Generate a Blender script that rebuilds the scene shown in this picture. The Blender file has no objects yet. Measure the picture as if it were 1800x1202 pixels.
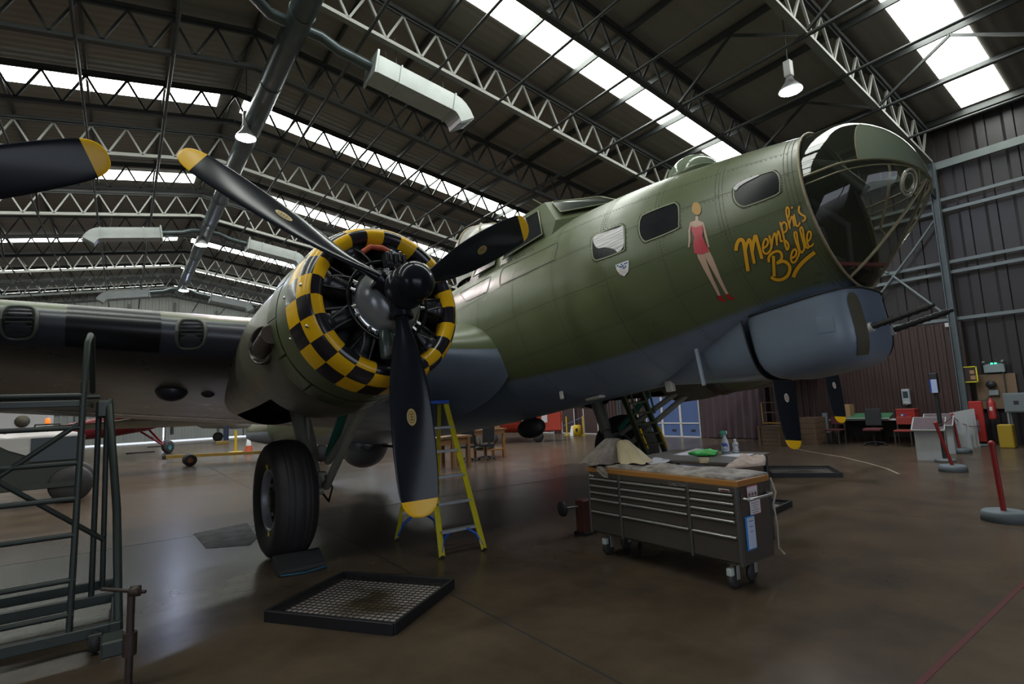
import bpy, math, random
from mathutils import Matrix, Vector
random.seed(7)
PI = math.pi
sc = bpy.context.scene
COL = sc.collection
R = math.radians

# ---------------------------------------------------------------- camera
# hangar axes: X across the hall to the brown wall, Y along the ridge to the far gable, Z up
FPX, CX, CY, CH = 935.917, 900.0, 601.0, 1.72
pit, rol, yw = 0.115298, -0.0460753, -0.631577
_d = Vector((math.cos(yw), -math.sin(yw))); _g = Vector((math.sin(yw), math.cos(yw)))
def _h(v):
    return Vector((v[0]*_d[0]+v[1]*_d[1], v[0]*_g[0]+v[1]*_g[1], v[2]))
_f = (0, math.cos(pit), math.sin(pit)); _u = (0, -math.sin(pit), math.cos(pit))
_cr, _sr = math.cos(rol), math.sin(rol)
CF = _h(_f); CR = _h((_cr, _sr*_u[1], _sr*_u[2])); CU = _h((-_sr, _cr*_u[1], _cr*_u[2]))
CAM = Vector((0, 0, CH))
cd = bpy.data.cameras.new('camera'); cam = bpy.data.objects.new('camera', cd); COL.objects.link(cam)
cam.matrix_world = Matrix(((CR[0], CU[0], -CF[0], 0), (CR[1], CU[1], -CF[1], 0), (CR[2], CU[2], -CF[2], CH), (0, 0, 0, 1)))
cd.sensor_width = 36; cd.lens = FPX/1800*36; cd.clip_start = 0.05; cd.clip_end = 300
sc.camera = cam
def ray(u, v): return CR*((u-CX)/FPX) - CU*((v-CY)/FPX) + CF
def gz(u, v, z=0.0):
    r = ray(u, v); return CAM + r*((z-CH)/r[2])
def gx(u, v, x):
    r = ray(u, v); return CAM + r*(x/r[0])
def gy(u, v, y):
    r = ray(u, v); return CAM + r*(y/r[1])

# ---------------------------------------------------------------- light
w = bpy.data.worlds.new('sky'); sc.world = w; w.use_nodes = True
w.node_tree.nodes['Background'].inputs[0].default_value = (0.80, 0.88, 1.0, 1)
w.node_tree.nodes['Background'].inputs[1].default_value = 2.8
SKY_E, LAMP_E, LAMP_W = 19.0, 380.0, 320.0
vs = sc.view_settings
vs.view_transform = 'Standard'; vs.look = 'None'; vs.gamma = 1.0; vs.use_curve_mapping = False
vs.exposure = -0.12

# ---------------------------------------------------------------- materials
MATS = {}
def mat(name, col, rough=0.5, metal=0.0, col2=None, scale=6.0, mix=0.5, bump=0.0, bscale=40.0, spec=0.5, emit=0.0, stretch=None, coat=0.0, rvar=0.0, det=4.0):
    if name in MATS: return MATS[name]
    m = bpy.data.materials.new(name); MATS[name] = m; m.use_nodes = True
    nt = m.node_tree; b = nt.nodes['Principled BSDF']
    b.inputs['Base Color'].default_value = (*col, 1); b.inputs['Roughness'].default_value = rough
    b.inputs['Metallic'].default_value = metal; b.inputs['Specular IOR Level'].default_value = spec
    b.inputs['Coat Weight'].default_value = coat; b.inputs['Coat Roughness'].default_value = 0.12
    if emit:
        b.inputs['Emission Color'].default_value = (*col, 1); b.inputs['Emission Strength'].default_value = emit
    tc = None
    if col2 is not None or bump or rvar:
        tc = nt.nodes.new('ShaderNodeTexCoord'); mp = nt.nodes.new('ShaderNodeMapping')
        nt.links.new(tc.outputs['Object'], mp.inputs['Vector'])
        if stretch: mp.inputs['Scale'].default_value = stretch
        n = nt.nodes.new('ShaderNodeTexNoise'); n.inputs['Scale'].default_value = scale; n.inputs['Detail'].default_value = det
        n.inputs['Roughness'].default_value = 0.62
        nt.links.new(mp.outputs['Vector'], n.inputs['Vector'])
        cr = nt.nodes.new('ShaderNodeValToRGB'); cr.color_ramp.elements[0].position = 0.5-0.5*mix*0.6-0.02; cr.color_ramp.elements[1].position = 0.5+0.5*mix*0.6+0.02
        nt.links.new(n.outputs['Fac'], cr.inputs['Fac'])
        if col2 is not None:
            mx = nt.nodes.new('ShaderNodeMix'); mx.data_type = 'RGBA'
            mx.inputs[6].default_value = (*col, 1); mx.inputs[7].default_value = (*col2, 1)
            nt.links.new(cr.outputs['Color'], mx.inputs[0]); nt.links.new(mx.outputs[2], b.inputs['Base Color'])
            if emit: nt.links.new(mx.outputs[2], b.inputs['Emission Color'])
        if rvar:
            mr = nt.nodes.new('ShaderNodeMapRange'); mr.inputs['To Min'].default_value = max(0.02, rough-rvar); mr.inputs['To Max'].default_value = rough+rvar
            nt.links.new(n.outputs['Fac'], mr.inputs['Value']); nt.links.new(mr.outputs['Result'], b.inputs['Roughness'])
        if bump:
            n2 = nt.nodes.new('ShaderNodeTexNoise'); n2.inputs['Scale'].default_value = bscale; n2.inputs['Detail'].default_value = 3
            nt.links.new(mp.outputs['Vector'], n2.inputs['Vector'])
            bp = nt.nodes.new('ShaderNodeBump'); bp.inputs['Strength'].default_value = bump; bp.inputs['Distance'].default_value = 0.02
            nt.links.new(n2.outputs['Fac'], bp.inputs['Height']); nt.links.new(bp.outputs['Normal'], b.inputs['Normal'])
    return m
def glass(name, tint=(0.75, 0.8, 0.75), rough=0.03, refl=0.9, haze=0.0, hazecol=(0.3, 0.34, 0.25)):
    if name in MATS: return MATS[name]
    m = bpy.data.materials.new(name); MATS[name] = m; m.use_nodes = True
    nt = m.node_tree; nt.nodes.clear()
    o = nt.nodes.new('ShaderNodeOutputMaterial'); t = nt.nodes.new('ShaderNodeBsdfTransparent'); g = nt.nodes.new('ShaderNodeBsdfGlossy')
    t.inputs[0].default_value = (*tint, 1); g.inputs['Roughness'].default_value = rough
    lw = nt.nodes.new('ShaderNodeLayerWeight'); pw = nt.nodes.new('ShaderNodeMath'); pw.operation = 'POWER'; pw.inputs[1].default_value = 4.0; nt.links.new(lw.outputs['Facing'], pw.inputs[0])
    mu = nt.nodes.new('ShaderNodeMath'); mu.operation = 'MULTIPLY_ADD'; mu.inputs[1].default_value = refl; mu.inputs[2].default_value = 0.045*refl+.015; mu.use_clamp = True
    nt.links.new(pw.outputs[0], mu.inputs[0])
    mx = nt.nodes.new('ShaderNodeMixShader'); nt.links.new(mu.outputs[0], mx.inputs[0])
    base = t
    if haze:
        df = nt.nodes.new('ShaderNodeBsdfDiffuse'); df.inputs[0].default_value = (*hazecol, 1)
        m2 = nt.nodes.new('ShaderNodeMixShader'); m2.inputs[0].default_value = haze
        nt.links.new(t.outputs[0], m2.inputs[1]); nt.links.new(df.outputs[0], m2.inputs[2]); base = m2
    nt.links.new(base.outputs[0], mx.inputs[1]); nt.links.new(g.outputs[0], mx.inputs[2]); nt.links.new(mx.outputs[0], o.inputs[0])
    return m

# ---------------------------------------------------------------- mesh building
def V(*a): return Vector(a)
def frame_to(d, up=(0, 0, 1)):
    d = Vector(d).normalized(); up = Vector(up)
    if abs(d.dot(up)) > 0.98: up = Vector((0, 1, 0)) if abs(d[1]) < 0.9 else Vector((1, 0, 0))
    x = up.cross(d).normalized(); y = d.cross(x)
    return x, y, d
class MB:
    def __init__(s): s.v = []; s.f = []; s.m = []; s.s = []
    def add(s, vs_, fs, m=0, sm=False, M=None):
        k = len(s.v)
        for p in vs_:
            p = Vector(p); s.v.append(tuple(M @ p if M else p))
        for q in fs: s.f.append(tuple(i+k for i in q)); s.m.append(m); s.s.append(sm)
        return s
    def box(s, c, d, m=0, M=None):
        x, y, z = c; a, b, e = d[0]/2, d[1]/2, d[2]/2
        vv = [(x+i*a, y+j*b, z+k*e) for k in (-1, 1) for j in (-1, 1) for i in (-1, 1)]
        return s.add(vv, [(0, 2, 3, 1), (4, 5, 7, 6), (0, 1, 5, 4), (2, 6, 7, 3), (0, 4, 6, 2), (1, 3, 7, 5)], m, False, M)
    def bar(s, p, q, wd, hd, m=0, up=(0, 0, 1)):
        p, q = Vector(p), Vector(q); x, y, d = frame_to(q-p, up)
        vv = [o + x*(i*wd/2) + y*(j*hd/2) for o in (p, q) for j in (-1, 1) for i in (-1, 1)]
        return s.add(vv, [(0, 2, 3, 1), (4, 5, 7, 6), (0, 1, 5, 4), (2, 6, 7, 3), (0, 4, 6, 2), (1, 3, 7, 5)], m)
    def tube(s, pts, r, n=8, m=0, cap=True, sm=True):
        pts = [Vector(p) for p in pts]; rr = r if isinstance(r, (list, tuple)) else [r]*len(pts)
        rings = []
        up = (0, 0, 1)
        for i, p in enumerate(pts):
            if i == 0: d = pts[1]-p
            elif i == len(pts)-1: d = p-pts[i-1]
            else: d = (pts[i+1]-p).normalized()+(p-pts[i-1]).normalized()
            x, y, d = frame_to(d, up); up = y
            rings.append([p + x*(math.cos(2*PI*k/n)*rr[i]) + y*(math.sin(2*PI*k/n)*rr[i]) for k in range(n)])
        return s.loft(rings, m, cap, cap, sm)
    def loft(s, rings, m=0, c0=True, c1=True, sm=True, close=True, M=None):
        n = len(rings[0]); vv = [p for r_ in rings for p in r_]; ff = []
        for i in range(len(rings)-1):
            for k in range(n if close else n-1):
                a, b = i*n+k, i*n+(k+1) % n
                ff.append((a, b, b+n, a+n))
        s.add(vv, ff, m, sm, M)
        if c0: s.add(rings[0], [tuple(reversed(range(n)))], m, False, M)
        if c1: s.add(rings[-1], [tuple(range(n))], m, False, M)
        return s
    def lathe(s, prof, n=24, m=0, M=None, a0=0.0, a1=2*PI, sm=True, mf=None):
        # prof: (r, h) revolved round Z ; mf(i, k) -> material
        full = abs(a1-a0-2*PI) < 1e-6; nn = n if full else n+1
        vv = [(r_*math.cos(a0+(a1-a0)*k/n), r_*math.sin(a0+(a1-a0)*k/n), h) for r_, h in prof for k in range(nn)]
        k0 = len(s.v)
        for p in vv: s.v.append(tuple(M @ Vector(p) if M else p))
        for i in range(len(prof)-1):
            for k in range(n):
                a, b = i*nn+k, i*nn+((k+1) % nn)
                s.f.append((k0+a, k0+b, k0+b+nn, k0+a+nn)); s.m.append(mf(i, k) if mf else m); s.s.append(sm)
        return s
    def prism(s, poly, h0, h1, m=0, M=None):
        n = len(poly); vv = [(x, y, h0) for x, y in poly]+[(x, y, h1) for x, y in poly]
        ff = [tuple(reversed(range(n))), tuple(range(n, 2*n))]+[(k, (k+1) % n, n+(k+1) % n, n+k) for k in range(n)]
        return s.add(vv, ff, m, False, M)
    def build(s, name, mats, parent=None, bevel=0.0, kind=None, loc=None, label=None, subd=0, seg=1):
        me = bpy.data.meshes.new(name); me.from_pydata(s.v, [], s.f)
        for mm in (mats if isinstance(mats, (list, tuple)) else [mats]): me.materials.append(mm)
        me.polygons.foreach_set('material_index', s.m); me.polygons.foreach_set('use_smooth', s.s)
        me.update()
        o = bpy.data.objects.new(name, me); COL.objects.link(o)
        if parent: o.parent = parent
        if loc: o.location = loc
        if bevel:
            b = o.modifiers.new('bevel', 'BEVEL'); b.width = bevel; b.segments = seg; b.limit_method = 'ANGLE'
        if subd:
            b = o.modifiers.new('subd', 'SUBSURF'); b.levels = subd; b.render_levels = subd
        if kind: o['kind'] = kind
        if label: o['label'] = label
        return o
def tag(o, label, cat, group=None):
    o['label'] = label; o['category'] = cat
    if group: o['group'] = group
    return o
def thing(name, label, cat, loc=(0, 0, 0), rz=0.0, group=None):
    o = bpy.data.objects.new(name, None); COL.objects.link(o); o.location = loc; o.rotation_euler = (0, 0, rz)
    o.empty_display_size = 0.2
    return tag(o, label, cat, group)
def struct(o): o['kind'] = 'structure'; return o
def shared(o, parent=None, M=None):
    c = o.copy(); COL.objects.link(c)
    if parent is not None: c.parent = parent
    if M is not None: c.matrix_local = M
    return c
def copy_tree(o, parent=None):
    c = o.copy(); COL.objects.link(c); c.parent = parent
    for ch in list(o.children): copy_tree(ch, c)
    return c
def text_mesh(name, body, size, m, parent=None, M=None, extrude=0.001, align='CENTER'):
    cu = bpy.data.curves.new(name, 'FONT'); cu.body = body; cu.size = size; cu.extrude = extrude; cu.align_x = align; cu.align_y = 'CENTER'; cu.resolution_u = 3
    t = bpy.data.objects.new(name, cu); me = bpy.data.meshes.new_from_object(t)
    bpy.data.objects.remove(t); me.name = name
    if not me.materials: me.materials.append(m)
    else: me.materials[0] = m
    o = bpy.data.objects.new(name, me); COL.objects.link(o)
    if parent: o.parent = parent
    if M is not None: o.matrix_local = M
    return o
def rotM(loc, x, y, z):
    x, y, z = Vector(x), Vector(y), Vector(z)
    return Matrix(((x[0], y[0], z[0], loc[0]), (x[1], y[1], z[1], loc[1]), (x[2], y[2], z[2], loc[2]), (0, 0, 0, 1)))
# ================================================================ THE HANGAR
XR, TP, ZB, ZT, ZS = 2.54, 0.1602, 10.85, 11.85, 12.06
WR, WL, FY, BY = 19.5, -14.42, 50.3, -15.0
def zr(x, z0): return z0 - abs(x-XR)*TP
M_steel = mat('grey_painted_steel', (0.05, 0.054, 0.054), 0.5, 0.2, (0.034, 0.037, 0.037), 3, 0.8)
M_pale = mat('pale_steel', (0.23, 0.23, 0.21), 0.5, 0.0, (0.17, 0.17, 0.155), 3, 0.8)
M_roof = mat('roof_sheet', (0.25, 0.225, 0.195), 0.45, 0.0)
M_sky = mat('translucent_roof_sheet', (0.93, 0.97, 0.93), 0.4, 0.0, (0.62, 0.66, 0.58), 1.2, 1.0, emit=SKY_E, stretch=(0.35, 4, 1))
M_brown = mat('brown_wall_sheet', (0.050, 0.027, 0.0225), 0.42, 0.0, (0.036, 0.021, 0.019), 1.5, 0.8)
M_brown2 = mat('dark_wall_sheet', (0.024, 0.0185, 0.0195), 0.45, 0.0, (0.018, 0.0145, 0.0155), 1.5, 0.8)
M_grey = mat('grey_wall_sheet', (0.20, 0.21, 0.195), 0.5, 0.0, (0.15, 0.155, 0.148), 1.2, 0.8)
def corrugate(m, axis, period, depth, dark):
    # sheet ribs too fine to build: relief and seam tone across one axis of the object
    nt = m.node_tree; b = nt.nodes['Principled BSDF']
    tc = nt.nodes.new('ShaderNodeTexCoord'); wv = nt.nodes.new('ShaderNodeTexWave'); wv.bands_direction = axis
    wv.inputs['Scale'].default_value = 0.314/period*1.0; wv.inputs['Distortion'].default_value = 0
    nt.links.new(tc.outputs['Object'], wv.inputs['Vector'])
    bp = nt.nodes.new('ShaderNodeBump'); bp.inputs['Strength'].default_value = 0.6; bp.inputs['Distance'].default_value = depth
    nt.links.new(wv.outputs['Fac'], bp.inputs['Height']); nt.links.new(bp.outputs['Normal'], b.inputs['Normal'])
    ns = nt.nodes.new('ShaderNodeTexNoise'); ns.inputs['Scale'].default_value = 1.1; ns.inputs['Detail'].default_value = 4
    mp = nt.nodes.new('ShaderNodeMapping'); mp.inputs['Scale'].default_value = (0.25, 3.0, 1); nt.links.new(tc.outputs['Object'], mp.inputs[0]); nt.links.new(mp.outputs[0], ns.inputs['Vector'])
    c0 = b.inputs['Base Color'].default_value[:]
    mx = nt.nodes.new('ShaderNodeMix'); mx.data_type = 'RGBA'; mx.inputs[6].default_value = c0; mx.inputs[7].default_value = tuple(c*dark for c in c0[:3])+(1,)
    nt.links.new(ns.outputs['Fac'], mx.inputs[0]); nt.links.new(mx.outputs[2], b.inputs['Base Color'])
corrugate(M_roof, 'Y', 0.26, 0.012, 0.6)

# floor ------------------------------------------------------------
M_floor = mat('concrete_floor', (0.108, 0.077, 0.051), 0.25, 0.0, (0.048, 0.037, 0.028), 1.5, 0.75, rvar=0.06, det=9.0, spec=.12)
fl = struct(MB().box((2.5, 18, -0.1), (60, 90, 0.2)).build('floor', M_floor))
M_joint = mat('joint_filler', (0.018, 0.015, 0.013), 0.8)
jm = None
for x in (-9.5, -3.5, 2.5, 8.5, 14.5):
    MB().box((x, 18, 0.0006), (0.018, 66, 0.0012)).build('floor_joint', M_joint, fl)
for y in (-8.6, 9.4, 18.4, 27.4, 36.4, 45.4):
    MB().box((2.5, y, 0.0006), (33, 0.018, 0.0012)).build('floor_joint', M_joint, fl)
M_redl = mat('red_line_paint', (0.10, 0.012, 0.010), 0.6, 0, (0.06, 0.01, 0.01), 9, 1, spec=.2)
MB().box((11, 1.33, 0.0012), (16, 0.035, 0.0016)).build('painted_line', M_redl, fl, label='thin red line painted on the concrete')
MB().box((13, 28.5, 0.0012), (10.5, 0.09, 0.0016)).build('painted_line', M_redl, fl, label='red line painted on the far concrete')
pts = [gz(1400, 789), gz(1430, 795), gz(1480, 803), gz(1530, 815), gz(1560, 824), gz(1580, 833)]
mb = MB()
for a, b in zip(pts[:-1], pts[1:]): mb.bar((a.x, a.y, 0.0014), (b.x, b.y, 0.0014), 0.05, 0.002)
mb.build('painted_line', mat('chalk_line', (0.22, 0.18, 0.13), 0.7), fl, label='pale curved line painted on the concrete')

# walls ------------------------------------------------------------
def ribbed(name, p0, p1, z0, z1, period, depth, nrm, m, ztop=None, rib=0.35):
    # trapezoid-ribbed sheet from p0 to p1 (xy), ribs proud along nrm
    p0, p1, nrm = Vector((*p0, 0)), Vector((*p1, 0)), Vector((*nrm, 0)); L = (p1-p0).length; d = (p1-p0)/L
    n = int(L/period); prof = []
    for i in range(n):
        for t, h in ((0, 0), (1-rib-0.12, 0), (1-rib, 1), (0.96, 1)): prof.append(((i+t)*period, h*depth))
    prof.append((L, 0)); vv = []; ff = []
    for s_, h in prof:
        q = p0+d*s_+nrm*h; zt = ztop(q) if ztop else z1
        vv += [(q.x, q.y, z0), (q.x, q.y, zt)]
    for i in range(len(prof)-1): ff.append((2*i, 2*i+2, 2*i+3, 2*i+1))
    return MB().add(vv, ff).build(name, m, None)
rtop = lambda q: zr(q.x, ZS+0.02)
wr = struct(ribbed('wall_right', (WR, FY), (WR, BY), 0, 0, 0.6, 0.035, (-1, 0), M_brown2, rtop))
dado = ribbed('lower_cladding', (WR-0.32, 30.0), (WR-0.32, 4.62), 0, 3.44, 0.21, 0.03, (-1, 0), M_brown); dado.parent = wr
MB().box((WR-0.16, 17.3, 3.45), (0.34, 25.4, 0.03)).build('cladding_cap', M_brown, wr)
MB().box((WR-0.16, 4.61, 1.72), (0.34, 0.02, 3.44)).build('cladding_return', M_brown, wr)
wl = struct(ribbed('wall_left', (WL, -4.0), (WL, FY), 0, 0, 0.6, 0.035, (1, 0), M_brown2, rtop))   # side doorway standing open in the front bay
ribbed('wall_panel', (WL, -12.0), (WL, -4.0), 5.0, 0, 0.6, 0.035, (1, 0), M_brown2, rtop).parent = wl
ribbed('wall_panel', (WL, BY), (WL, -12.0), 0, 0, 0.6, 0.035, (1, 0), M_brown2, rtop).parent = wl
wb = struct(ribbed('wall_back', (WL, FY), (WR, FY), 4.6, 0, 0.45, 0.04, (0, -1), M_grey, rtop))
# big sliding doors of the far gable with the light gap under them
for k in range(6):
    x0 = WL+0.4+k*5.55
    dd = ribbed('door_%d' % (k+1), (x0, FY-0.1-.05*(k % 2)), (x0+(5.45 if k == 2 else 5.65), FY-0.1-.05*(k % 2)), 0.11, 4.7, 0.45, 0.035, (0, -1), M_grey); struct(dd)
    MB().box((x0+2.7, FY-0.16, 2.4), (5.4, 0.06, 0.09)).build('door_rail', M_steel, dd)
    MB().box((x0+0.04, FY-0.16, 2.4), (0.09, 0.06, 4.6)).build('door_stile', M_steel, dd)
MB().box(((WL+WR)/2, FY-0.12, 4.72), (33, 0.16, 0.22)).build('door_header', M_steel, wb)
for x in range(-12, 20, 3):
    MB().box((x+0.1, FY-0.18, (4.7+zr(x, ZB+.3))/2), (0.16, 0.2, zr(x, ZB+.3)-4.7)).build('gable_post', M_steel, wb)
# front gable behind the viewer: upper wall, doorway standing open
wf = struct(ribbed('wall_front', (WR, BY), (9.0, BY), 0, 0, 0.6, 0.035, (0, 1), M_brown2, rtop))
ribbed('wall_panel', (9.0, BY), (-4.0, BY), 6.2, 0, 0.6, 0.035, (0, 1), M_brown2, rtop).parent = wf
ribbed('wall_panel', (-4.0, BY), (WL, BY), 0, 0, 0.6, 0.035, (0, 1), M_brown2, rtop).parent = wf

# roof sheets with the skylight strips left open ------------------------------------------------
SKYL = [(2.83, 3.83), (9.05, 9.95), (18.1, 19.05), (25.15, 26.15), (34.4, 35.4), (41.0, 42.0), (47.2, 48.0)]
BAYS = 9; DX = 1.83
cl = struct(MB().add([(XR-.02, BY, ZS), (XR+.02, BY, ZS), (XR+.02, FY, ZS), (XR-.02, FY, ZS)], [(0, 1, 2, 3)]).build('ceiling', M_roof))
def strip(x0, x1, y0, y1, dz=0.0):
    a, b = zr(x0, ZS)+dz, zr(x1, ZS)+dz
    return [(x0, y0, a), (x1, y0, b), (x1, y1, b), (x0, y1, a)]
edges = [BY]+[e for s_ in SKYL for e in s_]+[FY]
for sgn in (-1, 1):
    for i in range(0, len(edges), 2):
        xe = WR if sgn > 0 else WL
        MB().add(strip(XR, xe, edges[i], edges[i+1]), [(0, 1, 2, 3)]).build('roof_sheet', M_roof, cl)
    for (a, b) in SKYL:
        if sgn < 0 and a < 0:
            MB().add(strip(XR, WL, a, b), [(0, 1, 2, 3)]).build('roof_sheet', M_roof, cl); continue
        for k in range(BAYS):
            xa = XR+sgn*(0.35 if k == 0 else k*DX+0.012); xb = XR+sgn*((k+1)*DX-0.012)
            if k == BAYS-1: xb = XR+sgn*(BAYS*DX-0.12)
            MB().add(strip(xa, xb, a, b, -0.01), [(0, 1, 2, 3)]).build('skylight_pane', M_sky, cl)
        MB().add(strip(XR, XR+sgn*0.35, a, b), [(0, 1, 2, 3)]).build('ridge_flashing', M_roof, cl)
        MB().add(strip(XR+sgn*(BAYS*DX-0.12), WR if sgn > 0 else WL, a, b), [(0, 1, 2, 3)]).build('eaves_sheet', M_roof, cl)
    for k in range(0, BAYS+1):
        x = XR+sgn*k*DX; z = zr(x, ZS)-0.10
        if not (k == 0 and sgn < 0):
            MB().box((x, (FY+BY)/2, z), (0.06, FY-BY, 0.16)).build('purlin', M_steel, cl)

# trusses -----------------------------------------------------------------------------------------
TY = [-11.3, -8.1, -4.9, -1.7, 1.5, 4.75, 8.05, 11.15, 14.42, 17.65, 20.78, 23.95, 27.12, 30.35, 33.6, 36.9, 40.1, 43.3, 46.5]
PALE_TY = {4.75, 11.15, 20.78, 27.12, 36.9}  # these trusses get a paler tone on bottom chords and webs
sl = math.cos(math.atan(TP))
proto = {}
for ty in TY:
    m = M_pale if ty in PALE_TY else M_steel
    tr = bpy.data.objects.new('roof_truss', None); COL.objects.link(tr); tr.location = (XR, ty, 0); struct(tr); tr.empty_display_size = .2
    key = m.name
    if key not in proto:
        half = BAYS*DX
        P = {}
        for sgn in (-1, 1):
            t = MB(); b = MB()
            e0, e1 = (0, 0, ZT), (sgn*half, 0, ZT-half*TP)
            t.bar(e0, e1, 0.16, 0.10); t.bar((0, 0, ZT-0.04), (sgn*half, 0, ZT-0.04-half*TP), 0.05, 0.12)
            f0, f1 = (0, 0, ZB), (sgn*half, 0, ZB-half*TP)
            b.bar(f0, f1, 0.16, 0.07); b.bar((0, 0, ZB+.05), (sgn*half, 0, ZB+.05-half*TP), 0.05, 0.10)
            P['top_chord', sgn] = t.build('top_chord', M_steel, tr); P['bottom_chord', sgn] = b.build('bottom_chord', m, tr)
            nd = DX/2
            wA = MB().bar((0, 0, ZT-0.08), (sgn*nd/2, 0, ZB+0.06-sgn*0-nd/2*TP), 0.05, 0.055).build('web_member', m, tr)
            wB = MB().bar((sgn*nd/2, 0, ZB+0.06-nd/2*TP), (sgn*nd, 0, ZT-0.08-nd*TP), 0.05, 0.055).build('web_member', m, tr)
            P['w', sgn] = (wA, wB)
        proto[key] = P
    else:
        P = proto[key]
        for sgn in (-1, 1):
            shared(P['top_chord', sgn], tr); shared(P['bottom_chord', sgn], tr)
            for o in P['w', sgn]: shared(o, tr)
    P = proto[key]
    for sgn in (-1, 1):
        for k in range(1, int(BAYS*2)):
            x = sgn*k*DX/2
            for o in P['w', sgn]:
                c = shared(o, tr); c.location = (x, 0, -abs(x)*TP)
# longitudinal tie rods on the bottom chords and a few sway braces
for sgn in (-1, 1):
    for k in range(1, BAYS):
        x = XR+sgn*k*DX; z = zr(x, ZB)-0.06
        struct(MB().tube([(x, BY, z), (x, FY, z)], 0.045 if k in (1, 5) else 0.036, 6).build('tie_rod', M_steel))
for (x, y0, y1) in ((XR+5*DX, 4.75, 8.05), (XR+5*DX, 1.5, 4.75), (XR+7*DX, 1.5, 4.75), (XR+7*DX, 4.75, 8.05), (XR-3*DX, 23.95, 27.12), (XR-4*DX, 30.35, 33.6)):
    zt_, zb_ = zr(x, ZT), zr(x, ZB)
    for a, b in (((x, y0, zb_), (x, (y0+y1)/2, zt_)), ((x, y1, zb_), (x, (y0+y1)/2, zt_))):
        struct(MB().bar(a, b, 0.06, 0.06).build('sway_brace', M_steel))
# columns, girts and wall bracing on the brown side
X1 = WR-0.40
for ty in (-8.1, -1.7, 4.75, 11.15, 17.65, 23.95, 30.35, 36.9, 43.3):
    for xs, nm in ((X1, 'column'), (WL+0.35, 'column')):
        mb = MB(); h = zr(xs, ZB)
        mb.box((xs, ty-0.075, h/2), (0.2, 0.02, h)); mb.box((xs, ty+0.075, h/2), (0.2, 0.02, h)); mb.box((xs, ty, h/2), (0.02, 0.13, h))
        struct(mb.build(nm, mat('column_paint', (0.10, 0.125, 0.13), 0.45, 0.0, (0.07, 0.085, 0.09), 2, 0.8)))
        mb = MB().prism([(0, 0), (-0.9 if xs > 0 else 0.9, 0.35), (-0.9 if xs > 0 else 0.9, 0.55), (0, 0.3)], -0.02, 0.02, 0, rotM((xs, ty, h-1.1), (1, 0, 0), (0, 0, 1), (0, -1, 0)))
        struct(mb.build('column_haunch', M_steel))
M_girt = mat('girt_steel', (0.17, 0.20, 0.20), 0.45, 0.1, (0.12, 0.14, 0.14), 2, .8)
for z in (3.56, 4.92, 5.22, 6.75, 7.08, 8.12):
    struct(MB().box((WR-0.22, (FY+BY)/2, z), (0.07, FY-BY, 0.09 if z != 8.12 else 0.22)).build('girt', M_girt))
for a, b in (((1568, 484), (1680, 566)), ((1513, 562), (1604, 442)), ((1604, 442), (1655, 370)), ((1560, 480), (1480, 425))):
    p, q = gx(*a, X1+0.08), gx(*b, X1+0.08)
    struct(MB().tube([p, q], 0.035, 8).build('wall_brace', M_girt))
# main ventilation duct under the ridge, branches and outlet boxes -------------------------------------
M_duct = mat('galvanised_duct', (0.085, 0.105, 0.11), 0.34, 0.5, (0.055, 0.07, 0.075), 2.5, 0.9, bump=0.0)
M_galv = mat('galvanised_box', (0.36, 0.38, 0.37), 0.42, 0.35, (0.27, 0.29, 0.285), 2.5, 0.9)
DXc, DZc = 2.86, 10.32
du = thing('ventilation_duct', 'long round grey metal duct running under the roof ridge with short side branches', 'duct', (DXc, 16, DZc))
mb = MB().tube([(0, -30, 0), (0, 26, 0)], 0.27, 20); mb.build('main_pipe', M_duct, du)
for i in range(19): MB().tube([(0, -29+i*3, 0), (0, -28.95+i*3, 0)], 0.285, 20).build('pipe_collar', M_duct, du)
for i in range(7):
    y = -12+i*6.3
    MB().tube([(0, y, .2), (-.1, y, ZB-DZc)], 0.012, 5).build('hanger_rod', M_steel, du)
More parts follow.
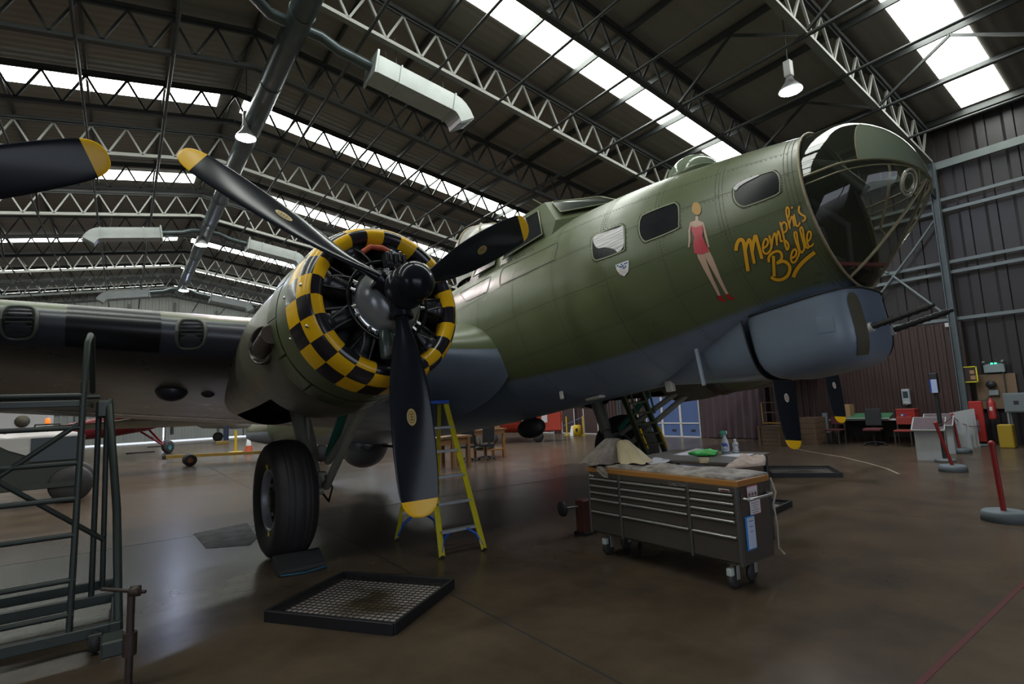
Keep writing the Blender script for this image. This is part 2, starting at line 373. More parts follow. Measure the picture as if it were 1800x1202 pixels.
def outlet(y, sgn, label):
    x0 = DXc+sgn*1.75; dz = 0.0
    pr = [(DXc+sgn*0.15, y, DZc), (DXc+sgn*0.55, y, DZc-0.02), (DXc+sgn*0.95, y, DZc-0.2), (x0+sgn*.1, y, DZc-0.36)]
    b = MB().tube([Vector(p)-Vector((DXc, 16, DZc)) for p in pr], 0.125, 14).build('branch_pipe', M_duct, du)
    t = thing('air_outlet_box', label, 'duct', (x0, y, DZc-0.40), 0, 'air outlet boxes on the ventilation duct')
    L, W, H_ = 2.15, 0.62, 0.46; d = Vector((sgn, 0, -TP)).normalized(); n = Vector((0, 1, 0)); u = Vector((-d.z*-1*0, 0, 0))
    u = n.cross(d) if sgn < 0 else d.cross(n); u = u if u.z > 0 else -u
    def ring(s_, w_, h_, off=0.0): return [d*s_+n*(i*w_/2)+u*(j*h_/2+off) for i, j in ((-1, -1), (1, -1), (1, 1), (-1, 1))]
    MB().loft([ring(-.03, W+.16, H_+.16), ring(0.02, W+.16, H_+.16), ring(0.05, W, H_), ring(0.62, W, H_)], 0, sm=False).build('inlet_collar', M_galv, t)
    MB().loft([ring(0.64, W, H_), ring(L, W, H_)], 0, sm=False).build('box_body', M_galv, t)
    for s_ in (0.63, L): MB().loft([ring(s_-.02, W+.05, H_+.05), ring(s_+.02, W+.05, H_+.05)], 0, sm=False).build('flange', M_galv, t)
    R_ = []
    for k in range(5):
        a = k/4*R(52); c = d*(L+math.sin(a)*0.55)+u*(-(1-math.cos(a))*0.8)
        dd_ = (d*math.cos(a)-u*math.sin(a)); uu = u*math.cos(a)+d*math.sin(a)
        R_.append([c+n*(i*W/2)+uu*(j*H_/2) for i, j in ((-1, -1), (1, -1), (1, 1), (-1, 1))])
    MB().loft(R_, 0, False, False, sm=False).build('elbow', M_galv, t)
    gr = MB().add(R_[-1], [(0, 1, 2, 3)]).build('grille', mat('grille_black', (.012, .012, .012), .7), t)
    for k in range(7):
        f = (k+.5)/7; p = R_[-1][0].lerp(R_[-1][1], f)+dd_*.01; q = R_[-1][3].lerp(R_[-1][2], f)+dd_*.01
        MB().bar(p, q, .02, .03).build('louvre', M_galv, gr)
    for s_ in (.5, 1.8):
        for j in (-1, 1): MB().tube([d*s_+n*(j*W*.45)+u*H_/2, d*s_+n*(j*W*.45)+V(0, 0, .9)], .008, 5).build('hanger_rod', M_steel, t)
outlet(11.55, 1, 'large galvanised air outlet box hanging nearest the viewer right of the ridge')
MB().tube([V(-.15, -4.5, 0), V(-.6, -4.6, -.02), V(-1.1, -5.2, -.15), V(-3.2, -7.6, -.5)], .125, 14).build('branch_pipe', M_duct, du)
outlet(27.6, -1, 'grey air outlet box left of the ridge behind the raised propeller blade')
outlet(27.6, 1, 'grey air outlet box right of the ridge behind the raised propeller blade')
outlet(41.3, -1, 'small far air outlet box left of the ridge lamp')
outlet(41.3, 1, 'small far air outlet box right of the ridge lamp')

# hanging lamps ------------------------------------------------------------------------------------
M_lampglass = mat('lit_lamp_glass', (0.62, 0.70, 1.0), 0.3, emit=LAMP_E)
M_lamppink = mat('lit_lamp_glass_pink', (1.0, 0.80, 0.84), 0.3, emit=LAMP_E)
def hi_bay(p, ztop, label, s=1.0, gl=None, watts=LAMP_W, col=(0.85, 0.9, 1.0)):
    t = thing('high_bay_lamp', label, 'lamp', p, 0, 'hanging high bay lamps')
    MB().lathe([(0.05, 0.34), (0.075, 0.30), (0.10, 0.22), (0.24, 0.03), (0.25, 0.0), (0.235, 0.0)], 24, M=Matrix.Scale(s, 4)).build('lamp_shade', mat('lamp_alu', (.75, .76, .78), .3, .6), t)
    MB().lathe([(0.235, 0.005), (0.2, -0.015), (0.1, -0.03), (0.0, -0.034)], 24, M=Matrix.Scale(s, 4)).build('lamp_lens', gl or M_lampglass, t)
    MB().box((0, 0, 0.52*s), (0.15*s, 0.15*s, 0.36*s)).build('ballast_box', mat('lamp_white', (.72, .72, .70), .4), t, bevel=.008)
    MB().tube([(0, 0, 0.7*s), (0, 0, ztop-p[2])], 0.012, 6).build('hanger_rod', M_steel, t)
    ld = bpy.data.lights.new('lamp_light', 'SPOT'); ld.energy = watts; ld.color = col; ld.spot_size = R(140); ld.spot_blend = .6; ld.shadow_soft_size = 0.2
    lo = bpy.data.objects.new('lamp_light', ld); COL.objects.link(lo); lo.parent = t; lo.location = (0, 0, -0.06)
lp = gz(1390, 160, 8.62)
hi_bay(lp, zr(lp.x, ZS)-.02, 'bright white hanging lamp above the glazed aircraft nose', 1.05)
lp = gz(432, 243, 9.75); hi_bay(lp, zr(lp.x, ZS)-.02, 'pinkish glowing hanging lamp beside the duct, largest on the left', 1.15, M_lamppink, col=(1, .8, .85))
lp = gz(355, 431, 9.75); hi_bay(lp, zr(lp.x, ZS)-.02, 'second hanging lamp down the ridge, against the far skylight', 1.15)
lp = gz(323, 511, 9.75); hi_bay(lp, zr(lp.x, ZS)-.02, 'farthest hanging lamp on the ridge, before the gable wall', 1.15)
for x, y, lb in ((12.7, 17.9, 'hanging lamp of the right row, behind the upper right propeller blade'), (12.7, 30.2, 'hanging lamp of the right row, behind the propeller hub'), (12.7, 42.5, 'hanging lamp of the right row, farthest, behind the chequered cowling')):
    hi_bay(Vector((x, y, 8.75)), zr(x, ZS)-.02, lb, 1.1)
# ================================================================ THE BOMBER
# local axes: x to port, y aft, z up ; origin on the fuselage centre at the inboard propeller plane
_a, _t, _p = R(1.9), R(8.6), R(-0.45)
AF = V(math.sin(_a)*math.cos(_t), -math.cos(_a)*math.cos(_t), math.sin(_t)); AP = V(math.cos(_a), math.sin(_a), 0)
AU = AF.cross(AP); AU = AU if AU.z > 0 else -AU
AP, AU = AP*math.cos(_p)+AU*math.sin(_p), AU*math.cos(_p)-AP*math.sin(_p)
AO = V(4.921, 4.074, 2.635)
AM = rotM(AO, AP, -AF, AU); AI = AM.inverted()
ac = bpy.data.objects.new('bomber_aircraft', None); COL.objects.link(ac); ac.matrix_world = AM
tag(ac, 'olive and grey four-engined vintage bomber with chequered cowling and yellow nose lettering', 'aircraft')
LC = AI @ CAM
def lray(u, v): return AI.to_3x3() @ ray(u, v)
def lx(u, v, x):
    d = lray(u, v); return LC + d*((x-LC.x)/d.x)
def ly(u, v, y):
    d = lray(u, v); return LC + d*((y-LC.y)/d.y)
def curve(tab):
    # Catmull-Rom through (t, values...)
    def f(t):
        n = len(tab)
        if t <= tab[0][0]: return tab[0][1:]
        if t >= tab[-1][0]: return tab[-1][1:]
        i = max(k for k in range(n-1) if tab[k][0] <= t)
        p1, p2 = tab[i], tab[i+1]; h = p2[0]-p1[0]; s = (t-p1[0])/h; out = []
        p0 = tab[i-1] if i else None; p3 = tab[i+2] if i+2 < n else None
        for j in range(1, len(p1)):
            m1 = (p2[j]-p0[j])/(p2[0]-p0[0]) if p0 else (p2[j]-p1[j])/h
            m2 = (p3[j]-p1[j])/(p3[0]-p1[0]) if p3 else (p2[j]-p1[j])/h
            out.append((2*s**3-3*s*s+1)*p1[j]+(s**3-2*s*s+s)*h*m1+(-2*s**3+3*s*s)*p2[j]+(s**3-s*s)*h*m2)
        return out
    return f
NY = -2.24
FT = curve([(NY, .295, .68, .715), (-1.9, .30, .775, .80), (-1.43, .305, .885, .905), (-.8, .305, 1.01, 1.04), (-.28, .31, 1.075, 1.115), (.3, .34, 1.11, 1.15),
            (1.2, .37, 1.13, 1.17), (3, .39, 1.14, 1.18), (5.5, .47, 1.12, 1.15), (9, .62, 1.0, 1.03), (13, .85, .74, .76), (17, 1.05, .42, .46), (19.4, 1.15, .12, .2)])
def fpt(y, ph, off=0.0):
    zc, rx, rz = FT(y); return V(-(rx+off)*math.sin(ph), y, zc+(rz+off)*math.cos(ph))
def fin(p):
    if not (NY <= p.y <= 19): return False
    zc, rx, rz = FT(p.y); return (p.x/rx)**2+((p.z-zc)/rz)**2 < 1
def hit(inside, u, v, t0=2.0, t1=13.0, dt=0.025):
    d = lray(u, v); t = t0
    while t < t1:
        if inside(LC+d*t):
            a, b = t-dt, t
            for _ in range(18):
                m = (a+b)/2
                if inside(LC+d*m): b = m
                else: a = m
            return LC+d*b
        t += dt
    return None
def fhit(u, v, off=0.004):
    p = hit(fin, u, v)
    if p is None:
        p = lx(u, v, -.4)
    zc, rx, rz = FT(p.y); n = V(p.x/rx**2, 0, (p.z-zc)/rz**2).normalized()
    return p+n*off
# paint -----------------------------------------------------------------------------------
def paint(name, c_up, c_lo, pts, rough=0.31, y0=-3.0, y1=20.0):
    m = mat(name, c_up, rough); nt = m.node_tree; b = nt.nodes['Principled BSDF']; L = nt.links.new
    tc = nt.nodes.new('ShaderNodeTexCoord'); sx = nt.nodes.new('ShaderNodeSeparateXYZ'); L(tc.outputs['Object'], sx.inputs[0])
    mr = nt.nodes.new('ShaderNodeMapRange'); mr.inputs['From Min'].default_value = y0; mr.inputs['From Max'].default_value = y1; L(sx.outputs['Y'], mr.inputs['Value'])
    fc = nt.nodes.new('ShaderNodeFloatCurve'); cv = fc.mapping.curves[0]
    P = [((y-y0)/(y1-y0), (z+1)/3) for y, z in pts]
    cv.points[0].location = P[0]; cv.points[1].location = P[-1]
    for q in P[1:-1]: cv.points.new(*q)
    for q in cv.points: q.handle_type = 'VECTOR'
    fc.mapping.update(); L(mr.outputs[0], fc.inputs['Value'])
    ma = nt.nodes.new('ShaderNodeMath'); ma.operation = 'MULTIPLY_ADD'; ma.inputs[1].default_value = 3; ma.inputs[2].default_value = -1; L(fc.outputs[0], ma.inputs[0])
    nz = nt.nodes.new('ShaderNodeTexNoise'); nz.inputs['Scale'].default_value = 2.2; nz.inputs['Detail'].default_value = 5; L(tc.outputs['Object'], nz.inputs['Vector'])
    sb = nt.nodes.new('ShaderNodeMath'); sb.operation = 'SUBTRACT'; L(sx.outputs['Z'], sb.inputs[0]); L(ma.outputs[0], sb.inputs[1])
    dv = nt.nodes.new('ShaderNodeMath'); dv.operation = 'MULTIPLY_ADD'; dv.inputs[1].default_value = 22; dv.inputs[2].default_value = 0.5; dv.use_clamp = True; L(sb.outputs[0], dv.inputs[0])
    def two(c):
        x = nt.nodes.new('ShaderNodeMix'); x.data_type = 'RGBA'; x.inputs[6].default_value = (*[q*0.78 for q in c], 1); x.inputs[7].default_value = (*[q*1.18 for q in c], 1); L(nz.outputs['Fac'], x.inputs[0]); return x
    a_, c_ = two(c_lo), two(c_up)
    mx = nt.nodes.new('ShaderNodeMix'); mx.data_type = 'RGBA'; L(dv.outputs[0], mx.inputs[0]); L(a_.outputs[2], mx.inputs[6]); L(c_.outputs[2], mx.inputs[7]); L(mx.outputs[2], b.inputs['Base Color'])
    mr2 = nt.nodes.new('ShaderNodeMapRange'); mr2.inputs['To Min'].default_value = rough-.10; mr2.inputs['To Max'].default_value = rough+.12; L(nz.outputs['Fac'], mr2.inputs['Value']); L(mr2.outputs[0], b.inputs['Roughness'])
    n3 = nt.nodes.new('ShaderNodeTexNoise'); n3.inputs['Scale'].default_value = 3.0; L(tc.outputs['Object'], n3.inputs['Vector'])
    bp = nt.nodes.new('ShaderNodeBump'); bp.inputs['Strength'].default_value = 0.25; bp.inputs['Distance'].default_value = 0.02; L(n3.outputs['Fac'], bp.inputs['Height']); L(bp.outputs[0], b.inputs['Normal'])
    return m
OLIVE, NEUT = (0.108, 0.128, 0.062), (0.165, 0.205, 0.27)
BORD = [fhit(u, v, 0) for u, v in ((1474, 496), (1440, 503), (1400, 514), (1350, 531), (1310, 546), (1250, 568), (1200, 588), (1150, 606), (1100, 623), (1030, 642), (960, 657), (910, 668), (880, 671), (855, 664), (838, 650), (825, 632))]
M_fus = paint('fuselage_paint', OLIVE, NEUT, [(-3, BORD[0].z)]+[(p.y, p.z) for p in BORD]+[(2.5, .2), (3, .45), (7, .4), (8.3, -.15), (20, .5)])
if 0: print([(round(p.y, 2), round(p.z, 2)) for p in BORD])
M_olive = mat('olive_paint', OLIVE, 0.36, 0, tuple(c*.75 for c in OLIVE), 2.2, 1.0, rvar=.1)
M_neut = mat('grey_belly_paint', NEUT, 0.36, 0, tuple(c*.75 for c in NEUT), 2.2, 1.0, rvar=.1)
M_nac = mat('worn_nacelle_paint', (0.155, 0.145, 0.105), 0.34, 0.15, (0.10, 0.09, 0.07), 3, 1.0, rvar=.1, bump=.15, bscale=7)
M_blk = mat('gloss_black', (0.010, 0.012, 0.017), 0.17, 0, (0.014, 0.016, 0.022), 6, 1, spec=.2)
M_mblk = mat('matt_black', (0.014, 0.014, 0.015), 0.6)
M_yel = mat('gloss_yellow', (0.86, 0.50, 0.012), 0.28, 0, (0.80, 0.44, 0.01), 5, 1, spec=.3, coat=.1)
M_chblk = mat('cowl_black', (0.016, 0.014, 0.02), 0.26, coat=.3)
M_tan = mat('tan_frame_metal', (0.34, 0.29, 0.19), 0.42, 0.2, (0.22, 0.18, 0.11), 12, 1)
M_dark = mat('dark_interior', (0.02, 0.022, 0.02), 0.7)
M_chrome = mat('bright_metal', (0.6, 0.6, 0.6), 0.22, 1.0)
M_seam = mat('panel_seam', (0.062, 0.07, 0.042), 0.6)
M_rivet = mat('rivet_paint', (0.075, 0.082, 0.05), 0.4)

# fuselage ---------------------------------------------------------------------------------
ys = [NY+0.12*i for i in range(0, 40)]; ys += [y for y in (2.6, 3, 3.6, 4.4, 5.2, 6, 7, 8, 9, 10, 11, 12, 13, 14, 15, 16, 17, 18, 18.8, 19.4) if y > ys[-1]]
NS = 72
mb = MB(); mb.loft([[fpt(y, 2*PI*k/NS) for k in range(NS)] for y in ys], 0, False, True)
fu = mb.build('fuselage', M_fus, ac)
MB().loft([[fpt(y, 2*PI*k/40, -.03) for k in range(40)] for y in (NY+.02, NY+.25, -1.4, -.6)], 0, False, True).build('nose_lining', mat('interior_green', (0.035, 0.04, 0.03), .7), fu)
def ribbon(mb, pts, w, m=0, off=0.005, step=4.0, taper=None):
    # stroke along px points laid on the fuselage skin
    P = [Vector(p) for p in pts]; D = []
    for a, b in zip(P[:-1], P[1:]):
        n = max(1, int((b-a).length/step))
        for i in range(n): D.append(a.lerp(b, i/n))
    D.append(P[-1]); vv = []
    for i, p in enumerate(D):
        d = (D[min(i+1, len(D)-1)]-D[max(i-1, 0)]); d = d.normalized() if d.length else Vector((1, 0)); n = Vector((-d.y, d.x))
        ww = w if taper is None else w*taper(i/(len(D)-1))
        for s_ in (-1, 1):
            q = p+n*(s_*ww/2); vv.append(fhit(q.x, q.y, off))
    mb.add(vv, [(2*i, 2*i+1, 2*i+3, 2*i+2) for i in range(len(D)-1)], m)
def smooth(pts, n=5):
    P = [Vector(p) for p in pts]; out = []
    for i in range(len(P)-1):
        p0, p1, p2, p3 = P[max(i-1, 0)], P[i], P[i+1], P[min(i+2, len(P)-1)]
        for k in range(n):
            t = k/n; out.append(0.5*((2*p1)+(p2-p0)*t+(2*p0-5*p1+4*p2-p3)*t*t+(3*p1-p0-3*p2+p3)*t**3))
    return out+[P[-1]]
def smoothc(pts, n=4):
    P = list(pts); return smooth([P[-1]]+P+[P[0], P[1]], n)[n:-n-0][:len(P)*n]
def star(mb, outline, m=0, off=0.006, rings=4, hitf=None):
    hf = hitf or fhit
    c = sum((Vector(p) for p in outline), Vector((0, 0)))/len(outline); n = len(outline)
    vv = [hf(c.x, c.y, off)]
    for r_ in range(1, rings+1):
        for p in outline: q = c.lerp(Vector(p), r_/rings); vv.append(hf(q.x, q.y, off))
    ff = [(0, 1+k, 1+(k+1) % n) for k in range(n)]
    for r_ in range(rings-1):
        for k in range(n):
            a = 1+r_*n+k; b = 1+r_*n+(k+1) % n; ff.append((a, a+n, b+n, b))
    mb.add(vv, ff, m, True)
def C2(pts): return [(1020+x/4.4525, 230+y/4.4525) for x, y in pts]
def C1(pts): return [(1180+x/5.7233, 330+y/5.7233) for x, y in pts]
def C3(pts): return [(800+x/6, 330+y/6) for x, y in pts]

# panel seams and rivet rows
sm_ = MB(); rv = MB()
def seam_ring(y, p0, p1, m=0):
    n = 40; vv = []
    for k in range(n+1):
        ph = p0+(p1-p0)*k/n
        vv += [fpt(y-.002, ph, .0025), fpt(y+.002, ph, .0025)]
    sm_.add(vv, [(2*i, 2*i+1, 2*i+3, 2*i+2) for i in range(n)])
def seam_long(ph0, ph1, y0, y1):
    n = max(4, int((y1-y0)/.15)); vv = []
    for k in range(n+1):
        f = k/n; y = y0+(y1-y0)*f; ph = ph0+(ph1-ph0)*f; d = .002/FT(y)[2]
        vv += [fpt(y, ph-d, .0025), fpt(y, ph+d, .0025)]
    sm_.add(vv, [(2*i, 2*i+1, 2*i+3, 2*i+2) for i in range(n)])
def rivet(p, n, r_=.0055):
    x, y, d = frame_to(n)
    rv.add([p+x*r_, p+y*r_, p-x*r_, p-y*r_, p+n*.004], [(0, 1, 4), (1, 2, 4), (2, 3, 4), (3, 0, 4)])
def fn(y, ph):
    zc, rx, rz = FT(y); return V(-math.sin(ph)/rx, 0, math.cos(ph)/rz).normalized()
for y in (-2.16, -1.62, -1.05, -.42, .3, 1.0, 1.75, 2.6, 3.6, 4.6):
    seam_ring(y, R(5), R(165))
    for k in range(90):
        ph = R(8)+R(150)*k/89
        for dy in ((-.03, .03) if y < 1 else (.03,)): rivet(fpt(y+dy, ph, .001), fn(y, ph))
for a0, a1 in ((30, 26), (52, 48), (72, 70), (95, 95), (118, 121)):
    seam_long(R(a0), R(a1), NY+.02, 6.0)
    for k in range(110):
        f = k/109; y = NY+.05+(4.2)*f; ph = R(a0+(a1-a0)*f)+.03; rivet(fpt(y, ph, .001), fn(y, ph))
for out in ([(480, 900), (510, 845), (1085, 570), (1050, 755), (470, 1030)], [(50, 1110), (380, 930), (335, 1100), (120, 1200)]):
    o = C3(out)
    ribbon(sm_, o+[o[0]], 1.0, 0, .004)
    for a, b in zip(o, o[1:]+o[:1]):
        a, b = Vector(a), Vector(b)
        for k in range(int((b-a).length/3.2)):
            q = a.lerp(b, (k+.5)/int((b-a).length/3.2)); p = fhit(q.x, q.y+1.2, .002); rivet(p, fn(p.y, math.atan2(-p.x, p.z-.34)), .007)
W1 = C2([(1205, 480), (1215, 440), (1300, 385), (1480, 322), (1530, 325), (1560, 370), (1565, 450), (1540, 500), (1330, 582), (1270, 590), (1225, 560), (1207, 520)])
W2 = C2([(465, 750), (475, 690), (515, 650), (715, 572), (755, 575), (773, 610), (775, 730), (755, 770), (545, 858), (505, 862), (478, 830), (467, 790)])
W3 = C2([(95, 880), (110, 830), (190, 785), (290, 745), (330, 742), (348, 775), (350, 905), (325, 945), (155, 1008), (115, 1005), (100, 970)])
M_win = mat('window_glass_dark', (0.012, 0.013, 0.016), 0.22, 0, (0.02, 0.02, 0.022), 8, 1, spec=.12)
M_foil = mat('crumpled_white_sheet', (0.72, 0.70, 0.70), 0.35, 0.0, (0.42, 0.40, 0.42), 7, 1.0, bump=.6, bscale=9, stretch=(1, .6, 4))
M_rim = mat('window_rim_paint', (0.20, 0.22, 0.13), 0.4, 0.1)
wins = []
for wo in (W1, W2, W3):
    mb = MB(); star(mb, smoothc(wo), 0, .004); o = mb.build('side_window', M_win, ac); wins.append(o)
    mb = MB(); s_ = smoothc(wo); ribbon(mb, s_+[s_[0]], 2.0, 0, .009); mb.build('window_rim', M_rim, o)
    c = sum((Vector(p) for p in s_), Vector((0, 0)))/len(s_)
    for k, p in enumerate(s_):
        q = Vector(p)+(Vector(p)-c).normalized()*3.2; h_ = fhit(q.x, q.y, .002); rivet(h_, fn(h_.y, math.atan2(-h_.x, h_.z-.34)), .007)
mb = MB(); star(mb, smoothc(C2([(112, 838), (150, 812), (290, 768), (335, 750), (345, 800), (345, 900), (302, 950), (270, 928), (200, 915), (140, 920), (108, 872)])), 0, .012); mb.build('crumpled_sheet', M_foil, wins[2], label='crumpled white sheet taped over the window')
mb = MB(); ribbon(mb, C2([(1212, 462), (1240, 430), (1300, 395), (1405, 350)]), 7, 0, .011, taper=lambda t: 1-.7*t); mb.build('crumpled_sheet', M_foil, wins[0], label='strip of crumpled white sheet along the window top')
sm_.build('panel_seams', M_seam, fu)
r_ = rv.build('rivets', M_rivet, fu); r_['kind'] = 'stuff'

# writing and painted marks --------------------------------------------------------------------
M_gold = mat('lettering_gold', (0.78, 0.40, 0.02), 0.35); M_lred = mat('lettering_edge', (0.07, 0.016, 0.01), 0.4)
LET = [([(655, 632), (660, 580), (680, 535), (705, 520), (728, 540), (742, 610), (775, 835)], 40), ([(745, 640), (765, 560), (792, 520), (812, 620), (838, 760)], 34), ([(818, 640), (832, 540), (852, 482), (875, 560), (915, 712)], 36),
 ([(920, 612), (960, 585), (978, 545), (962, 512), (938, 530), (925, 590), (932, 645), (965, 660), (1000, 625), (1010, 580)], 24), ([(988, 478), (1005, 540), (1012, 605)], 25), ([(1015, 580), (1025, 500), (1045, 455), (1058, 510), (1068, 578)], 22), ([(1065, 540), (1068, 480), (1080, 432), (1095, 480), (1105, 535), (1125, 530)], 22),
 ([(1098, 345), (1125, 450), (1160, 610), (1182, 600), (1178, 560), (1150, 525)], 24), ([(1108, 380), (1135, 345), (1160, 365), (1165, 420), (1140, 450)], 22), ([(1182, 300), (1190, 250), (1182, 205), (1165, 200), (1160, 250), (1180, 340), (1200, 412)], 20), ([(1192, 370), (1205, 310), (1222, 290), (1232, 340), (1242, 388)], 21), ([(1238, 268), (1250, 330), (1266, 385), (1288, 372), (1296, 345)], 22), ([(1292, 185), (1286, 235), (1312, 268), (1348, 288), (1346, 322), (1318, 336)], 24), ([(1210, 200), (1226, 200)], 26),
 ([(1030, 682), (1033, 780), (1038, 888)], 34), ([(985, 745), (985, 695), (1025, 650), (1080, 635), (1112, 665), (1108, 715), (1065, 755)], 30), ([(1062, 756), (1130, 735), (1180, 765), (1195, 815), (1170, 880), (1110, 918), (1045, 918), (1005, 892)], 36),
 ([(1215, 705), (1250, 680), (1262, 640), (1245, 615), (1220, 640), (1205, 700), (1218, 745), (1250, 738), (1275, 690)], 24), ([(1278, 690), (1290, 640), (1262, 560), (1240, 470), (1248, 442), (1264, 455), (1275, 530), (1295, 620), (1315, 650), (1330, 625)], 22), ([(1335, 630), (1340, 585), (1318, 500), (1300, 425), (1308, 395), (1325, 412), (1338, 500), (1355, 580), (1375, 605), (1388, 585)], 22), ([(1375, 540), (1402, 505), (1408, 455), (1390, 435), (1372, 465), (1368, 530), (1385, 585), (1415, 580), (1432, 555)], 22),
 ([(1228, 895), (1270, 810), (1340, 730), (1445, 645)], 42)]
mo, mi = MB(), MB()
for pts, wd in LET:
    p = smooth(C1(pts), 5)
    ribbon(mo, p, (wd+9)/5.72, 0, .004, 2.0); ribbon(mi, p, (wd-3)/5.72, 0, .007, 2.0)
mi.build('painted_name', M_gold, ac, label='golden brush-script lettering on the nose'); mo.build('name_outline', M_lred, ac)
# painted figure: a plain standing woman in a red dress, stand-in for the nose art
M_skin = mat('painted_skin', (0.62, 0.42, 0.31), 0.38); M_dress = mat('painted_red_dress', (0.62, 0.03, 0.035), 0.36, 0, (0.66, .16, .20), 3, 1); M_hair = mat('painted_hair', (0.45, 0.24, 0.04), 0.4); M_shoe = mat('painted_red_shoe', (0.5, .02, .02), .36)
art = MB()
for pts, m in (([(250, 285), (272, 290), (276, 330), (330, 352), (320, 400), (200, 400), (190, 352), (245, 330)], 0),
               ([(192, 358), (212, 352), (196, 440), (200, 520), (186, 600), (172, 598), (178, 520), (176, 430)], 0), ([(318, 356), (334, 362), (352, 440), (372, 520), (388, 596), (374, 602), (352, 528), (332, 445)], 0),
               ([(250, 620), (300, 615), (345, 700), (380, 800), (420, 900), (470, 1010), (500, 1085), (478, 1092), (435, 1010), (380, 910), (320, 800), (270, 700)], 0),
               ([(300, 615), (372, 606), (420, 700), (460, 800), (500, 900), (545, 1000), (580, 1068), (556, 1078), (510, 1000), (455, 900), (400, 800), (345, 700)], 0),
               ([(205, 385), (245, 400), (290, 390), (318, 372), (322, 440), (318, 490), (350, 560), (385, 640), (310, 668), (236, 660), (226, 580), (236, 500), (214, 440)], 1),
               ([(232, 150), (275, 152), (300, 190), (304, 240), (285, 275), (240, 272), (212, 240), (212, 190)], 2),
               ([(238, 185), (268, 183), (286, 210), (284, 250), (264, 278), (240, 262), (228, 222)], 0),
               ([(470, 1080), (502, 1078), (520, 1105), (560, 1130), (520, 1140), (480, 1118)], 3), ([(552, 1066), (582, 1062), (604, 1090), (650, 1112), (610, 1124), (566, 1104)], 3)):
    star(art, C1(pts), m, .006+.002*[0, 1, .5, 1.2][m], 3)
art.build('painted_figure', [M_skin, M_dress, M_hair, M_shoe], ac, label='painted figure of a woman in a red dress')
sh = MB(); star(sh, C2([(278, 1050), (330, 1030), (380, 1012), (383, 1050), (378, 1100), (348, 1138), (312, 1122), (287, 1088)]), 0, .006)
for x, y in ((296, 1056), (312, 1064), (326, 1046), (338, 1056), (352, 1040), (366, 1034), (326, 1066), (344, 1072), (358, 1062)):
    star(sh, C2([(x-6, y-5), (x+6, y-8), (x+6, y+3), (x-6, y+6)]), 1, .009, 1)
for y in (1085, 1102, 1118): ribbon(sh, C2([(306, y+6), (364, y-12)]), .55, 2, .009)
sh.build('shield_badge', [mat('badge_white', (.75, .75, .76), .4), mat('badge_blue', (.04, .09, .32), .4), mat('badge_red', (.5, .2, .16), .4)], ac, label='small white shield badge with blue chequers')
tm = text_mesh('crew_lettering', 'CHIEF ENGINEER PETER BROWN', 1.0, mat('lettering_black', (.012, .012, .012), .5), ac, None, 0.0, 'LEFT')
xs = [v.co.x for v in tm.data.vertices]; x0, x1 = min(xs), max(xs)
tp = smooth([(812, 499), (838, 487), (870, 472), (905, 454), (938, 437)], 10)
for v in tm.data.vertices:
    f = (v.co.x-x0)/(x1-x0)*(len(tp)-1); i = min(int(f), len(tp)-2); q = tp[i].lerp(tp[i+1], f-i); d = (tp[i+1]-tp[i]).normalized()
    q = q+Vector((d.y, -d.x))*(v.co.y*8.0)+d*(v.co.y*1.5); v.co = fhit(q.x, q.y, .004)

# nose glazing -------------------------------------------------------------------------------------
NZ = .27
def nose(ph, s, off=0.0):
    # ph: angle from top towards starboard ; s=1 at the frame, 0 at the tip
    B = fpt(NY, ph); c = math.cos(ph); p = 2.15 if c > 0 else 2.15-1.0*min(1, -c*1.25)
    f = max(0.0, 1-s**p)**(1/p); dep = .64-.0*c
    return V(B.x*s*(1+off), NY-(dep+off)*f, NZ+(B.z-NZ)*s*(1+off))
nc = bpy.data.objects.new('nose_cone', None)
NSEG, NR = 64, 20
def npane(name, p0, p1, s0, s1, m, nn=16, mm=12):
    vv = [nose(p0+(p1-p0)*i/nn, s0+(s1-s0)*j/mm) for j in range(mm+1) for i in range(nn+1)]
    ff = [(j*(nn+1)+i, j*(nn+1)+i+1, (j+1)*(nn+1)+i+1, (j+1)*(nn+1)+i) for j in range(mm) for i in range(nn)]
    q = ff[len(ff)//2+3]; e1, e2 = vv[q[1]]-vv[q[0]], vv[q[2]]-vv[q[0]]
    if e1.cross(e2).dot(vv[q[0]]-V(0, NY, NZ)) < 0: ff = [tuple(reversed(f)) for f in ff]
    return MB().add(vv, ff, 0, True).build(name, m, nr)
G_clear = glass('clear_plexiglass', (0.80, 0.82, 0.76), .03, .7, .07, (.25, .28, .22)); G_haze = glass('sky_sheen_plexiglass', (0.62, 0.68, 0.56), .06, .6, .74, (.27, .32, .23))  # second glass: pale sky reflection painted in as a diffuse haze
G_flat = glass('flat_bombing_glass', (.6, .62, .6), .02, .4, .03)
nr = MB()
